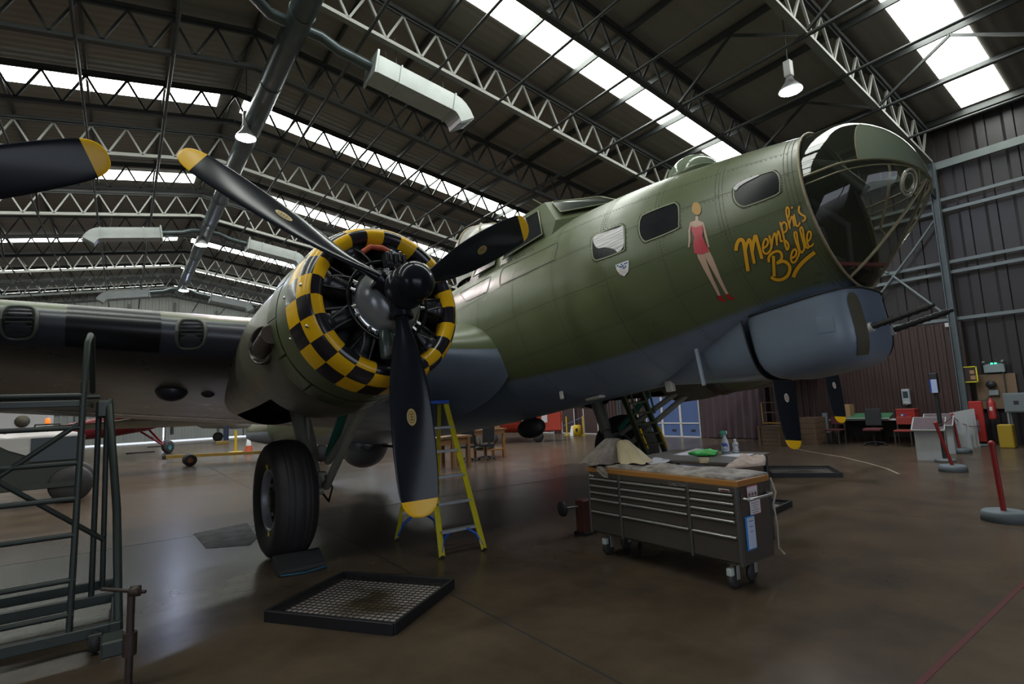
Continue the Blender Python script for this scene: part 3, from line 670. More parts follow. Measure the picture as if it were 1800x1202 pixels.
# metal hoop on the fuselage edge
ring = [fpt(NY-.005, 2*PI*k/64, .012) for k in range(64)]
nr.tube(ring+[ring[0]], .013, 6)
nr = nr.build('nose_frame_hoop', M_tan, ac)
npane('glass_pane', R(-78), R(78), 0.0, .83, G_haze, 24); npane('glass_pane', R(-25), R(25), .83, 1, G_haze, 10, 4); npane('glass_pane', R(25), R(78), .83, 1, G_clear, 10, 4); npane('glass_pane', R(-25), R(-78), .83, 1, G_clear, 10, 4); npane('glass_pane', R(78), R(158), 0.0, 1, G_clear); npane('glass_pane', R(-78), R(-158), 0.0, 1, G_clear)
npane('glass_pane', R(158), R(202), .0, 1, G_flat, 8)
def nrib(pts, w=.016, m=M_tan): MB().tube(pts, w, 6).build('nose_rib', m, nr)
for sg in (1, -1):
    nrib([nose(sg*R(78), 1-.9*k/14, -.012) for k in range(15)], .010)
    nrib([nose(sg*R(84), 1-.8*k/14, -.012) for k in range(15)], .006)
    nrib([nose(sg*R(158), 1-.97*k/14, -.012) for k in range(15)], .013)
    nrib([nose(sg*R(10+68*k/14), .83, -.012) for k in range(15)], .010)
    nrib([nose(sg*R(84+70*k/14), .62, -.012) for k in range(15)], .009)
    nrib([nose(sg*R(78+80*k/14), .22, -.012) for k in range(15)], .009)
nrib([nose(R(-78+156*k/24), .24, -.012) for k in range(25)], .012)
# gun port ring in the starboard cheek
gc = nose(R(108), .42); g2 = nose(R(100), .40); nn_ = (nose(R(108), .40)-gc).cross(g2-gc).normalized(); nn_ = nn_ if nn_.x < 0 else -nn_
gx_, gy_, _ = frame_to(nn_)
MB().tube([gc+nn_*.006+gx_*(.075*math.cos(k*PI/12))+gy_*(.095*math.sin(k*PI/12)) for k in range(25)], .011, 6).build('gun_port_ring', mat('plexi_ring', (.42, .40, .32), .2, .3), nr)
MB().tube([gc+nn_*.004+gx_*(.052*math.cos(k*PI/12))+gy_*(.068*math.sin(k*PI/12)) for k in range(25)], .006, 6).build('gun_port_ring', mat('plexi_ring', (.42, .40, .32), .2, .3), nr)
# things inside the nose
MB().box((0, -1.75, -.18), (.95, .9, .04)).build('nose_floor', M_dark, nr)
MB().box((-.1, -1.55, .1), (.4, .36, .5)).build('bombardier_seat', mat('seat_black', (.02, .02, .022), .5), nr, bevel=.06, seg=3)
MB().box((-.25, -2.05, .0), (.28, .16, .34)).build('bombsight', mat('sight_grey', (.10, .10, .11), .4, .4), nr, bevel=.03, seg=2)
MB().tube([(-.05, -2.2, -.25), (-.1, -2.28, .1), (-.3, -2.05, .5)], .035, 8).build('gun_mount_arm', M_mblk, nr)
MB().tube([(-.58, -1.95, .62), (-.35, -2.1, .75), (-.2, -2.35, .6), (-.18, -2.5, .3)], .05, 8).build('cable_hose', M_mblk, nr)
MB().box((-.42, -2.0, .05), (.02, .32, .16)).build('side_panel', mat('instrument_grey', (.16, .17, .17), .3), nr, bevel=.02)
MB().bar((-.45, -2.1, -.22), (.35, -2.35, -.22), .05, .03).build('red_cross_bar', mat('red_bar', (.22, .03, .025), .45), nr)

# chin turret ---------------------------------------------------------------------------------------
TC = V(0, -1.83, 0)
TZ = curve([(-1.075, .30), (-1.06, .62), (-1.02, .80), (-.95, .92), (-.85, .985), (-.7, 1.0), (-.45, 1.0)])
def tpt(z, a, off=0.0):
    s = TZ(z)[0]; c, d = math.cos(a), math.sin(a); e = 2/3.4 if d < 0 else 2/7.0
    return V(TC.x+(.47*s+off)*math.copysign(abs(c)**e, c), TC.y+(.455*s+off)*math.copysign(abs(d)**e, d), z)
def tin(p):
    if not (-1.075 < p.z < -.45): return False
    s = TZ(p.z)[0]; return (abs(p.x-TC.x)/(.47*s))**3.4+(abs(p.y-TC.y)/(.455*s))**3.4 < 1
def thit(u, v, off=0.004):
    p = hit(tin, u, v) or ly(u, v, TC.y-.4)
    e = 2.4; n = V(math.copysign(abs(p.x/.47)**e, p.x)/.47, math.copysign(abs((p.y-TC.y)/.455)**e, p.y-TC.y)/.455, 0)
    return p+(n.normalized() if n.length > 1e-6 else V(0, -1, 0))*off
zs = [-1.075, -1.06, -1.04, -1.0, -.95, -.88, -.78, -.65, -.5, -.455]
tu = MB().loft([[tpt(z, 2*PI*k/64) for k in range(64)] for z in zs], 0, True, True).build('chin_turret', M_neut, ac)
mb = MB(); rr = []
for y, wd, zb in ((-1.372, .458, -1.03), (-1.2, .44, -1.0), (-.9, .40, -.95), (-.55, .33, -.89), (-.2, .24, -.83), (.1, .12, -.80)):
    rr.append([V(wd*math.copysign(abs(math.cos(a))**.6, math.cos(a)), y, -.40+(zb+.40)*abs(math.sin(a))**.55) for a in [PI+PI*k/20 for k in range(21)]])
mb.loft(rr, 0, False, False, close=False); mb.build('turret_fairing', M_neut, ac)
mb = MB(); rr = [tpt(-.462, 2*PI*k/64, .006) for k in range(64)]; mb.tube(rr+[rr[0]], .008, 6); mb.build('turret_ring', M_mblk, tu)
rr = [V(.46*math.copysign(abs(math.cos(a))**.6, math.cos(a)), -1.374, -.42+(-1.03+.42)*abs(math.sin(a))**.55) for a in [PI+PI*k/24 for k in range(25)]]
MB().tube(rr, .007, 6).build('fairing_gap', M_mblk, tu)
for sg in (-1, 1):
    mb = MB(); vv = []
    for k in range(13):
        z = -.50-.50*k/12; wv = .055*min(1, (k+.7)/2)
        for da in (-1, 1):
            q = tpt(z, R(270)+sg*R(33)); q2 = tpt(z, R(270)+sg*R(33)+da*.13); q2 = q+(q2-q).normalized()*wv
            s = TZ(z)[0]; vv.append(q2+V(sg*.25, -.9, 0).normalized()*.006)
    mb.add(vv, [(2*i, 2*i+1, 2*i+3, 2*i+2) for i in range(12)], 0, True); mb.build('gun_slot_cover', mat('slot_canvas', (.075, .065, .035), .7, 0, (.05, .042, .025), 14, 1), tu)
    b0 = V(sg*.24, -2.24, -.80); dr = V(0, -1, .10).normalized(); g = MB()
    g.tube([b0, b0+dr*.05], .04, 12); g.build('gun_boot', mat('gun_boot_pale', (.5, .5, .5), .5), tu)
    gb = MB().tube([b0, b0+dr*.44], .022, 12).build('gun_barrel', M_mblk, tu)
    for k in range(7): MB().tube([b0+dr*(.07+k*.055), b0+dr*(.088+k*.055)], .026, 12).build('barrel_collar', M_mblk, gb)
    MB().tube([b0+dr*.44, b0+dr*.47], .015, 10).build('muzzle', M_mblk, gb)
mb = MB(); o = [(1433, 557), (1464, 556), (1468, 582), (1438, 586)]
star(mb, o, 0, .005, 2, thit); mb.build('access_hatch', M_neut, tu)

# cockpit, domes, belly fittings -------------------------------------------------------------------
cp = MB(); 
WT, WB_, WC, WCB = V(-.50, .82, 1.83), V(-.72, .46, 1.36), V(0, .26, 1.75), V(0, -.22, 1.36)
def mx_(p): return V(-p.x, p.y, p.z)
RA, SB, RC, RE = V(-.60, 2.2, 1.86), V(-.90, 2.3, 1.0), V(0, .95, 1.93), V(0, 2.3, 1.98)
SB0 = V(-.80, .52, 1.12)
def quad(a, b, c, d): cp.add([a, b, c, d], [(0, 1, 2, 3)])
for f in (lambda p: p, mx_):
    cp.add([f(p) for p in (WT, WC, RC)], [(0, 1, 2)]); cp.add([f(p) for p in (WT, RC, RE, RA)], [(0, 1, 2, 3)])
    cp.add([f(p) for p in (SB0, V(-.88, 1.2, 1.05), SB, RA, WT, WB_)], [(0, 1, 2, 3, 4, 5)])
    cp.add([f(p) for p in (WB_, WT, WC, WCB)], [(0, 1, 2, 3)]); cp.add([f(p) for p in (SB0, WB_, WCB, V(0, -.3, 1.2))], [(0, 1, 2, 3)])
can = cp.build('cockpit_canopy', M_olive, ac)
def inset(name, pts, k, m, nrm_off, parent, rim=.02):
    c = sum(pts, V(0, 0, 0))/len(pts); n = (pts[1]-pts[0]).cross(pts[2]-pts[0]).normalized()
    if n.dot(LC-c) < 0 and name != 'x': n = -n
    q = [c+(p-c)*k+n*nrm_off for p in pts]
    o = MB().add(q, [tuple(range(len(q)))]).build(name, m, parent)
    MB().tube(q+[q[0]], rim/2, 6).build('pane_frame', M_rim, o); return o
M_scr = mat('windscreen_glass', (.018, .022, .018), .12, 0, (.03, .035, .028), 5, 1, spec=.06)
for f in (lambda p: p, mx_):
    inset('windscreen_pane', [f(p) for p in (WT, WC, WCB+V(0, .05, .1), WB_+V(0, 0, .07))], .80, M_scr, .006, can)
    inset('cockpit_side_pane', [f(p) for p in (V(-.54, .88, 1.73), V(-.58, 1.45, 1.75), V(-.85, 1.42, 1.18), V(-.80, .60, 1.20))], .94, M_win, .03, can)
    inset('cockpit_side_pane', [f(p) for p in (V(-.58, 1.6, 1.80), V(-.60, 2.1, 1.82), V(-.86, 2.15, 1.2), V(-.85, 1.58, 1.18))], .9, M_win, .02, can)
MB().tube([(-.3, 1.0, 1.9), (-.42, 1.12, 2.05)], .008, 5).build('whip_aerial', M_rim, can)
dm = MB().lathe([(.30*math.cos(k*PI/20), .28*math.sin(k*PI/20)) for k in range(11)], 28, M=rotM((0, -1.0, FT(-1.0)[0]+FT(-1.0)[2]-.05), (1, 0, 0), (0, 1, 0), (0, 0, 1))).build('astrodome', G_haze, ac)
MB().lathe([(.31, -.03), (.325, .0), (.31, .03)], 28, M=rotM((0, -1.0, FT(-1.0)[0]+FT(-1.0)[2]-.04), (1, 0, 0), (0, 1, 0), (0, 0, 1))).build('dome_ring', M_olive, dm)
tt = MB().lathe([(.56, -.5), (.56, 0)]+[(.56*math.cos(k*PI/20), .52*math.sin(k*PI/20)) for k in range(1, 11)], 28, M=rotM((0, 2.85, 2.0), (1, 0, 0), (0, 1, 0), (0, 0, 1))).build('top_turret', mat('turret_shroud_white', (.62, .60, .56), .3, .1, (.45, .43, .4), 4, 1), ac)
for k in range(8):
    a = k*PI/4; MB().tube([V(.57*math.cos(j*PI/16)*math.cos(a), 2.85+.57*math.cos(j*PI/16)*math.sin(a), 2.0+.53*math.sin(j*PI/16)) for j in range(9)], .016, 6).build('turret_rib', M_tan, tt)
ball = MB(); bc = hit(lambda p: p.y > 8.55 or False, 637, 790, 8, 18) or V(0, 8.6, -.6)
bc = V(0, 8.55, -.42)
ball.lathe([(.56*math.sin(k*PI/24), -.56*math.cos(k*PI/24)) for k in range(25)], 32, M=rotM(bc, (1, 0, 0), (0, 1, 0), (0, 0, 1)))
ball = ball.build('ball_turret', mat('ball_turret_grey', (.06, .066, .072), .3, .2), ac)
MB().tube([bc+V(-.5, -.32, .02)+V(0, .1*math.cos(k*PI/8)*.7, .1*math.sin(k*PI/8)) for k in range(17)], .014, 6).build('ball_window_ring', M_mblk, ball)
for sg in (-1, 1): MB().tube([bc+V(sg*.25, -.3, -.1), bc+V(sg*.25, -1.0, -.2)], .03, 8).build('ball_gun', M_mblk, ball)
lo_ = lx(934, 752, 0)
lp_ = MB().lathe([(.145*math.sin(k*PI/16)**.8 if 0 < k < 16 else 0, -.26*math.cos(k*PI/16)) for k in range(17)], 20, M=rotM(lo_+V(0, 0, .0), (1, 0, 0), (0, 0, -1), (0, 1, 0))).build('loop_antenna_pod', M_mblk, ac)
MB().tube([lo_+V(0, .0, .1), lo_+V(0, 0, .35)], [.09, .11], 12).build('pod_stalk', M_mblk, lp_)
for (u, v, sz) in ((987, 690, (.03, .06, .10)), (1177, 673, (.07, .09, .12))):
    p = fhit(u, v-4, .0); MB().box(p+V(-.01, 0, -.06), sz).build('belly_aerial', mat('aerial_white', (.55, .53, .48), .4), ac, bevel=.01)
p = fhit(1046, 697, 0); MB().box(p+V(0, 0, -.015), (.12, .24, .035)).build('belly_light', mat('aerial_white', (.55, .53, .48), .4), ac, bevel=.015, seg=2)
p = fhit(1227, 612, .03); MB().box(p+V(-.02, 0, -.16), (.02, .03, .36)).build('pitot_mast', mat('mast_pale_blue', (.32, .38, .46), .35), ac)
# tail -----------------------------------------------------------------------------------------------
mb = MB(); mb.loft([[V(i*wd*math.sin(PI*t), y0+(y1-y0)*t, z) for i, t in [(1, k/10) for k in range(11)]+[(-1, 1-k/10) for k in range(1, 10)]] for z, y0, y1, wd in ((1.2, 11.5, 19.3, .10), (1.9, 14.2, 19.4, .12), (3.0, 15.6, 19.4, .10), (4.2, 16.6, 19.2, .07), (4.7, 17.4, 18.9, .03))], 0, False, True)
mb.build('tail_fin', M_olive, ac)
for sg in (-1, 1):
    mb = MB(); mb.loft([[V(sg*x, y0+(y1-y0)*t, 1.62+i*wd*math.sin(PI*t)) for i, t in [(1, k/10) for k in range(11)]+[(-1, 1-k/10) for k in range(1, 10)]] for x, y0, y1, wd in ((.3, 15.6, 18.9, .13), (3.5, 16.6, 18.7, .09), (6.4, 17.4, 18.4, .03))], 0, False, True)
    mb.build('tailplane', M_olive, ac)
# wings -------------------------------------------------------------------------------------------
def wing_at(ax):
    # leading edge y, chord, le z, thickness ratio
    yl = 1.98+.155*(ax-3.13); ch = 5.75-.245*ax; zl = .16+.078*(ax-3.13); th = .185-.0045*ax
    f = max(0.0, (1.85-ax)/.95)**2; yl -= .25*f; ch += .25*f; th *= 1+.35*f
    return yl, ch, zl, th
def naca(t): return 5*(.2969*math.sqrt(max(t, 0))-.1260*t-.3516*t*t+.2843*t**3-.1036*t**4)
def camb(t): m, p = .02, .4; return m/p**2*(2*p*t-t*t) if t < p else m/(1-p)**2*((1-2*p)+2*p*t-t*t)
def wpt(ax, t, up, sg, off=0.0):
    yl, ch, zl, th = wing_at(ax); h = naca(t)*th*ch+off
    return V(sg*ax, yl+ch*t, zl+ch*camb(t)-t*ch*.035+(h if up else -h))
def win_(p):
    ax = abs(p.x)
    if ax > 15.5 or ax < 1: return False
    yl, ch, zl, th = wing_at(ax); t = (p.y-yl)/ch
    if not 0 < t < 1: return False
    return abs(p.z-(zl+ch*camb(t)-t*ch*.035)) < naca(t)*th*ch
def whit(u, v, off=0.005):
    p = hit(win_, u, v, 3, 14) or ly(u, v, 2.1); return p+V(0, -off*1.5, 0)
TS = [0, .002, .006, .012, .02, .032, .05, .075, .11, .16, .23, .32, .42, .54, .66, .78, .9, 1.0]
for sg in (-1, 1):
    mb = MB(); st = [.9, 1.05, 1.2, 1.35, 1.6, 2.3, 3.13, 3.8, 4.6, 5.6, 6.62, 8, 10, 12, 14, 15.2, 15.7]
    rings = []
    for i, ax in enumerate(st):
        k = 1 if ax < 15.6 else .35
        up = [wpt(ax, t, True, sg) for t in TS]; lo = [wpt(ax, t, False, sg) for t in reversed(TS[1:-1])]
        rr = up+lo
        if k < 1:
            c = sum(rr, V(0, 0, 0))/len(rr); rr = [c+(p-c)*k for p in rr]
        rings.append(rr)
    n = len(rings[0]); nu = len(TS)
    for i in range(len(rings)-1):
        vv = rings[i]+rings[i+1]
        for k in range(n):
            upper = k < nu-1
            mi_ = 0 if (upper and k >= 3) else (1 if k < nu-1 or k >= n-6 else 2)
            if st[i] < 3.1: mi_ = 0 if upper else 3
            mb.add([vv[k], vv[(k+1) % n], vv[n+(k+1) % n], vv[n+k]], [(0, 1, 2, 3)], mi_, True)
    mb.add(rings[-1], [tuple(range(n))], 0)
    wg = mb.build('wing', [M_olive, mat('grey_wing_underside', (.05, .054, .072), .32, 0, (.035, .037, .048), 2.5, 1, rvar=.1), mat('worn_wing_underside', (.095, .078, .064), .3, .2, (.06, .05, .043), 2.0, 1, rvar=.1), M_neut], ac)
    we = wg.modifiers.new('weld', 'WELD'); we.merge_threshold = .0005
    # black panel over the leading edge between the nacelles
    mb = MB(); rr = []
    for k in range(9):
        ax = 4.58+.72*k/8
        rr.append([wpt(ax, t, True, sg, .006)+V(0, -.004, 0) for t in (.05, .035, .02, .012, .006, .002)]+[wpt(ax, t, False, sg, .006)+V(0, -.004, 0) for t in (.0, .002, .006, .012, .02, .03, .042)])
    mb.loft(rr, 0, False, False, close=False); mb.build('leading_edge_panel', mat('boot_black', (.008, .008, .012), .3), wg)
    for ax in (4.33, 5.62):
        mb = MB(); rim = MB(); yl, ch, zl, th = wing_at(ax); zc_ = zl-.02; ps = []
        for k in range(24):
            a = 2*PI*k/24; ps.append((.115*math.copysign(abs(math.cos(a))**.6, math.cos(a)), .135*math.copysign(abs(math.sin(a))**.6, math.sin(a))))
        def lep(dx, dz):
            a_ = ax+dx; y, c, z, t_ = wing_at(a_); lo_y, hi_y = y, y+.4
            zz = zc_+dz
            for _ in range(24):
                m_ = (lo_y+hi_y)/2
                tt_ = (m_-y)/c; cz = z+c*camb(tt_)-tt_*c*.035
                if abs(zz-cz) < naca(tt_)*t_*c: hi_y = m_
                else: lo_y = m_
            return V(sg*a_, hi_y-.006, zz)
        mb.add([lep(0, 0)]+[lep(*p) for p in ps], [(0, 1+k, 1+(k+1) % 24) for k in range(24)])
        it = mb.build('air_intake_slot', mat('intake_shade', (.006, .006, .007), .8), wg)  # flat black patch: shade inside the opening is painted, no recess built
        q = [lep(p[0]*1.06, p[1]*1.06) for p in ps]; rim.tube(q+[q[0]], .016, 6); rim.build('intake_rim', M_neut if sg > 0 else mat('intake_rim_olive', (.09, .105, .085), .4), it)
        for k in range(6):
            dz = -.095+.036*k; MB().bar(lep(-.09, dz)+V(0, -.003, 0), lep(.09, dz)+V(0, -.003, 0), .008, .01).build('intake_vane', M_mblk, it)
    # underside blisters
    for ax, t, r_ in ((4.35, .30, .17), (3.98, .30, .08)):
        p = wpt(ax, t, False, sg)
        MB().lathe([(r_*math.cos(k*PI/12), r_*.8*math.sin(k*PI/12)) for k in range(7)], 18, M=rotM(p+V(0, 0, .02), (1, 0, 0), (0, -1, 0), (0, 0, -1))).build('underside_blister', mat('blister_dark', (.03, .032, .04), .35), wg)
    vv = []
    for k in range(15):
        ax = 2.0+4.6*k/14
        vv += [wpt(ax, .80, False, sg)+V(0, 0, -.004), wpt(ax, .845, False, sg)+V(0, 0, -.004)]
    MB().add(vv, [(2*i, 2*i+1, 2*i+3, 2*i+2) for i in range(14)]).build('flap_hinge_strip', mat('bare_strip', (.5, .5, .55), .25, .7), wg)
# wing root fillets
for sg in (-1, 1):
    mb = MB(); rr = []
    for k in range(15):
        t = k/14; y = 1.55+.9*t
        zc, rx, rz = FT(y); rr.append([V(sg*(rx*.9+.55*t*(1-(j/8))**1.6), y+.25*(1-j/8)*0, .55-.95*j/8*1.0+.1*(1-t)) for j in range(9)])
    mb.loft(rr, 0, False, False, close=False)
    pass
# nacelles, engines, propellers -------------------------------------------------------------------
YM = ((1, 0, 0), (0, 0, -1), (0, 1, 0))
HUBS = {3: (V(-3.13, 0, 0), -.0135), 2: (V(3.13, 0, 0), .166), 4: (V(-6.62, .66, .30), R(2.5)), 1: (V(6.62, .66, .30), .15)}
def nacelle(k):
    h, b = HUBS[k]; inb = k in (2, 3)
    NT = curve([(.95, 0, .70, .70), (1.3, -.01, .745, .745), (1.8, 0, .78, .735), (2.4, 0, .79, .70), (3.2, .02, .74, .62), (4.0, .04, .64, .52), (5.0, .08, .43, .36), (5.9, .12, .15, .14)])
    mb = MB(); yy = [.95+.15*i for i in range(34)]; n = 48
    def np_(y, a): zc, rx, rz = NT(y); return h+V(rx*math.sin(a), y, zc+rz*math.cos(a))
    for i in range(len(yy)-1):
        for j in range(n):
            a0, a1 = 2*PI*j/n, 2*PI*(j+1)/n; am = abs(((a0+a1)/2) % (2*PI)-PI)
            if inb and 1.7 < yy[i] < 3.9 and am < R(42): continue
            mb.add([np_(yy[i], a0), np_(yy[i], a1), np_(yy[i+1], a1), np_(yy[i+1], a0)], [(0, 3, 2, 1)], 0, True)
    o = mb.build('engine_nacelle', M_nac if k != 4 else M_nac, ac); wd = o.modifiers.new('weld', 'WELD'); wd.merge_threshold = .0005
    if inb:
        MB().box(h+V(0, 2.8, -.1), (1.0, 2.0, .04)).build('wheel_well_roof', M_dark, o)
    for sg in ((-1, 1) if k == 3 else ()):
        c = np_(1.33, R(90)*sg+R(8)*sg)+V(sg*-.02, 0, 0); d = V(sg*.9, -.42, 0).normalized()
        x_, y_, z_ = frame_to(d)
        MB().lathe([(.17, -.06), (.185, .02), (.175, .04), (.16, .03), (.15, -.2)], 24, M=rotM(c, x_, y_, z_)).build('side_intake', mat('intake_metal', (.07, .06, .055), .3, .5), o)
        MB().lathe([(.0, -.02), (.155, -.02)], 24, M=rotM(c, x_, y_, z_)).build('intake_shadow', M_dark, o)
        MB().tube([c+V(sg*.0, .05, -.02), c+d*.03+V(0, -.35, 0)], [.10, .085], 14).build('exhaust_pipe', mat('exhaust_pipe_brown', (.10, .075, .065), .4, .6), o)
    # cowling
    chk = k == 3
    prof = [(.575, .60), (.535, .36), (.53, .31), (.545, .235), (.575, .20), (.61, .185), (.65, .20), (.68, .235), (.70, .285), (.715, .35), (.724, .42), (.73, .50), (.734, .57), (.738, .70), (.738, .84)]
    rows = [None, None, 0, 0, 0, 0, 1, 1, 1, 2, 2, 2, None, None]
    def mf(i, kk):
        rw = rows[i]
        if rw is None: return 2 if i > 4 else 3
        return (0 if ((kk//4)+rw) % 2 else 1) if chk else 2
    mb = MB().lathe(prof, 96, M=rotM(h, *YM), mf=mf); cw = mb.build('engine_cowling', [M_yel, M_chblk, M_olive, M_mblk], ac)
    for j in range(14):
        a0, a1 = 2*PI*j/14+.012, 2*PI*(j+1)/14-.012
        MB().lathe([(.742, .85), (.762, 1.06), (.752, 1.06), (.732, .85)], 6, M=rotM(h, *YM), a0=a0, a1=a1).build('cowl_flap', M_olive if chk else M_nac, cw)
    if chk:
        for a in (172, 200, 350, 20, 90, 270):
            for rr_, y_ in ((.702, .285), (.736, .62)):
                p = h+V(rr_*math.cos(R(a)), y_, rr_*math.sin(R(a))); MB().lathe([(.014, -.01), (.014, .006), (0, .008)], 8, M=rotM(p, *frame_to(V(math.cos(R(a)), -.2, math.sin(R(a)))))).build('cowl_fastener', M_chrome, cw)
    return o
def engine(k):
    h, b = HUBS[k]
    M0 = rotM(h, *YM)
    cc = MB().lathe([(.09, .02), (.17, .04), (.23, .09), (.265, .16), (.285, .22), (.29, .235)], 32, M=M0)
    cc = cc.build('engine', mat('crankcase_grey', (.26, .28, .29), .25, .35), ac)
    MB().lathe([(.285, .215), (.318, .215), (.318, .25), (.285, .255)], 40, M=M0).build('crankcase_rim', M_chrome, cc)
    MB().lathe([(.0, .52), (.60, .52)], 32, M=M0).build('baffle_plate', M_mblk, cc)
    MB().lathe([(.33, .23), (.33, .5)], 24, M=M0).build('crankcase_barrel', mat('engine_dark', (.025, .026, .028), .35, .5), cc)
    M_cyl = mat('cylinder_black', (.045, .045, .05), .32, .4); M_rod = mat('pushrod_black', (.015, .015, .018), .2, .3)
    prof = [(.075, .0)]
    for i in range(9): prof += [(.105, .02+i*.018), (.082, .029+i*.018)]
    prof += [(.115, .19), (.12, .24), (.10, .285), (.0, .30)]
    cy = ring_ = None; fi = None
    for c in range(9):
        a = 2*PI*c/9+R(10); d = V(math.sin(a), 0, math.cos(a)); tg = V(math.cos(a), 0, -math.sin(a)); base = h+d*.30+V(0, .36, 0)
        Mx = rotM(base, tg, tg.cross(d)*-1 if False else d.cross(tg), d)
        if cy is None: cy = MB().lathe(prof, 16).build('cylinder', M_cyl, cc, loc=None); cy.matrix_local = Mx; o = cy
        else: o = shared(cy, cc, Mx)
        for s_ in (-1, 1):
            MB().tube([h+d*.29+tg*(s_*.035)+V(0, .225, 0), h+d*.53+tg*(s_*.085)+V(0, .26, 0)], .0125, 8).build('pushrod_tube', M_rod, cc)
            MB().box(h+d*.56+tg*(s_*.085)+V(0, .28, 0), (.055, .055, .055)).build('rocker_box', M_cyl, cc, bevel=.012, seg=2)
            p0 = h+d*.30+tg*(s_*.035)+V(0, .215, 0); MB().tube([p0-d*.005, p0+d*.035], .018, 8).build('rod_nut', M_chrome, cc)
        MB().tube([h+d*.35+V(0, .21, 0)+tg*.06, h+d*.46+V(0, .2, 0)+tg*.02, h+d*.52+V(0, .24, 0)], .007, 6).build('ignition_lead', mat('lead_grey', (.10, .10, .10), .35), cc)
    MB().tube([h+V(.355*math.sin(q*PI/20), .205, .355*math.cos(q*PI/20)) for q in range(41)], .014, 8).build('ignition_ring', M_rod, cc)
    if k == 3:
        MB().tube([h+V(-.20, .22, .42), h+V(-.13, .2, .475), h+V(-.03, .19, .475), h+V(.03, .19, .45)], .024, 10).build('orange_hose', mat('hose_orange', (.42, .06, .015), .4), cc)
        MB().tube([h+V(.03, .19, .45), h+V(.09, .19, .44)], .02, 8).build('hose_fitting', mat('fitting_blue', (.05, .16, .35), .3, .5), cc)
        MB().box(h+V(.04, .16, .36), (.15, .10, .12)).build('governor', M_cyl, cc, bevel=.02, seg=2)
        for q in range(5): MB().box(h+V(-.04+.04*q, .1, .35+.02*(q % 2)), (.025, .05, .09)).build('governor_stud', M_chrome if q % 2 else M_cyl, cc, bevel=.006)
        MB().lathe([(.05, .0), (.062, .05), (.062, .22), (.05, .24), (0, .245)], 16, M=rotM(h+V(-.055, .19, -.27), (1, 0, 0), (0, -1, 0), (0, 0, -1))).build('oil_sump', mat('sump_green', (.08, .11, .10), .25, .3), cc)
        MB().box(h+V(-.055, .125, -.45), (.085, .006, .075)).build('data_plate', mat('plate_alu', (.35, .35, .33), .35, .6, (.1, .1, .1), 40, 1), cc)
    return cc
BT = curve([(.10, .055, .055, 68), (.18, .057, .055, 62), (.28, .062, .048, 54), (.42, .092, .034, 45), (.6, .128, .026, 38), (.8, .152, .021, 33), (1.05, .163, .017, 28), (1.3, .163, .013, 25), (1.5, .155, .010, 23), (1.62, .143, .008, 22), (1.70, .118, .006, 21.5), (1.74, .085, .005, 21), (1.76, .048, .004, 21), (1.765, .012, .002, 21)])
def blade_mesh():
    mb = MB(); rs = [.10, .14, .18, .23, .28, .34, .4, .5, .6, .7, .8, .92, 1.05, 1.18, 1.3, 1.42, 1.5, 1.56, 1.60, 1.6401, 1.68, 1.71, 1.735, 1.75, 1.758, 1.765]
    rings = []
    for r_ in rs:
        c, th, tw = BT(r_); tw = R(tw); cd = V(math.cos(tw), -math.sin(tw), 0); nd = V(-math.sin(tw), -math.cos(tw), 0); ring = []
        for k in range(28):
            a = 2*PI*k/28; x, y = math.cos(a), math.sin(a)
            ring.append(cd*(c*x)+nd*(th*y*(1.0 if y > 0 else .55))+V(0, 0, -r_))
        rings.append(ring)
    i0 = rs.index(1.60)+1
    mb.loft(rings[:i0+1], 0, True, False); mb.loft(rings[i0:], 1, False, True)
    em = MB(); r0 = 1.02; c, th, tw = BT(r0); vv = [None]
    def ep(dx, dr):
        c, th, tw = BT(r0+dr); tw = R(tw); cd = V(math.cos(tw), -math.sin(tw), 0); nd = V(-math.sin(tw), -math.cos(tw), 0); x = dx/c
        return cd*dx+nd*(th*math.sqrt(max(0, 1-x*x))+.002)+V(0, 0, -r0-dr)
    for s_, mi_ in ((1, 0), (.72, 1), (.6, 0)):
        em.add([ep(0, 0)+V(0, -.0008*(1-s_)*3, 0)]+[ep(.036*s_*math.cos(a), .066*s_*math.sin(a))+V(0, -.0008*(1-s_)*3, 0) for a in [2*PI*k/24 for k in range(24)]], [(0, 1+(k+1) % 24, 1+k) for k in range(24)], mi_)
    for q in (-.2, 0, .2):
        em.add([ep(-.012, q*.1-.006)+V(0, -.003, 0), ep(.012, q*.1-.006)+V(0, -.003, 0), ep(.012, q*.1+.006)+V(0, -.003, 0), ep(-.012, q*.1+.006)+V(0, -.003, 0)], [(0, 1, 2, 3)], 1)
    return mb, em
M_gold2 = mat('emblem_gold', (.42, .30, .10), .4, .3); M_embd = mat('emblem_dark', (.10, .07, .03), .5); M_embred = mat('emblem_red', (.30, .05, .03), .4); M_embw = mat('emblem_white', (.5, .48, .45), .4)
first = {}
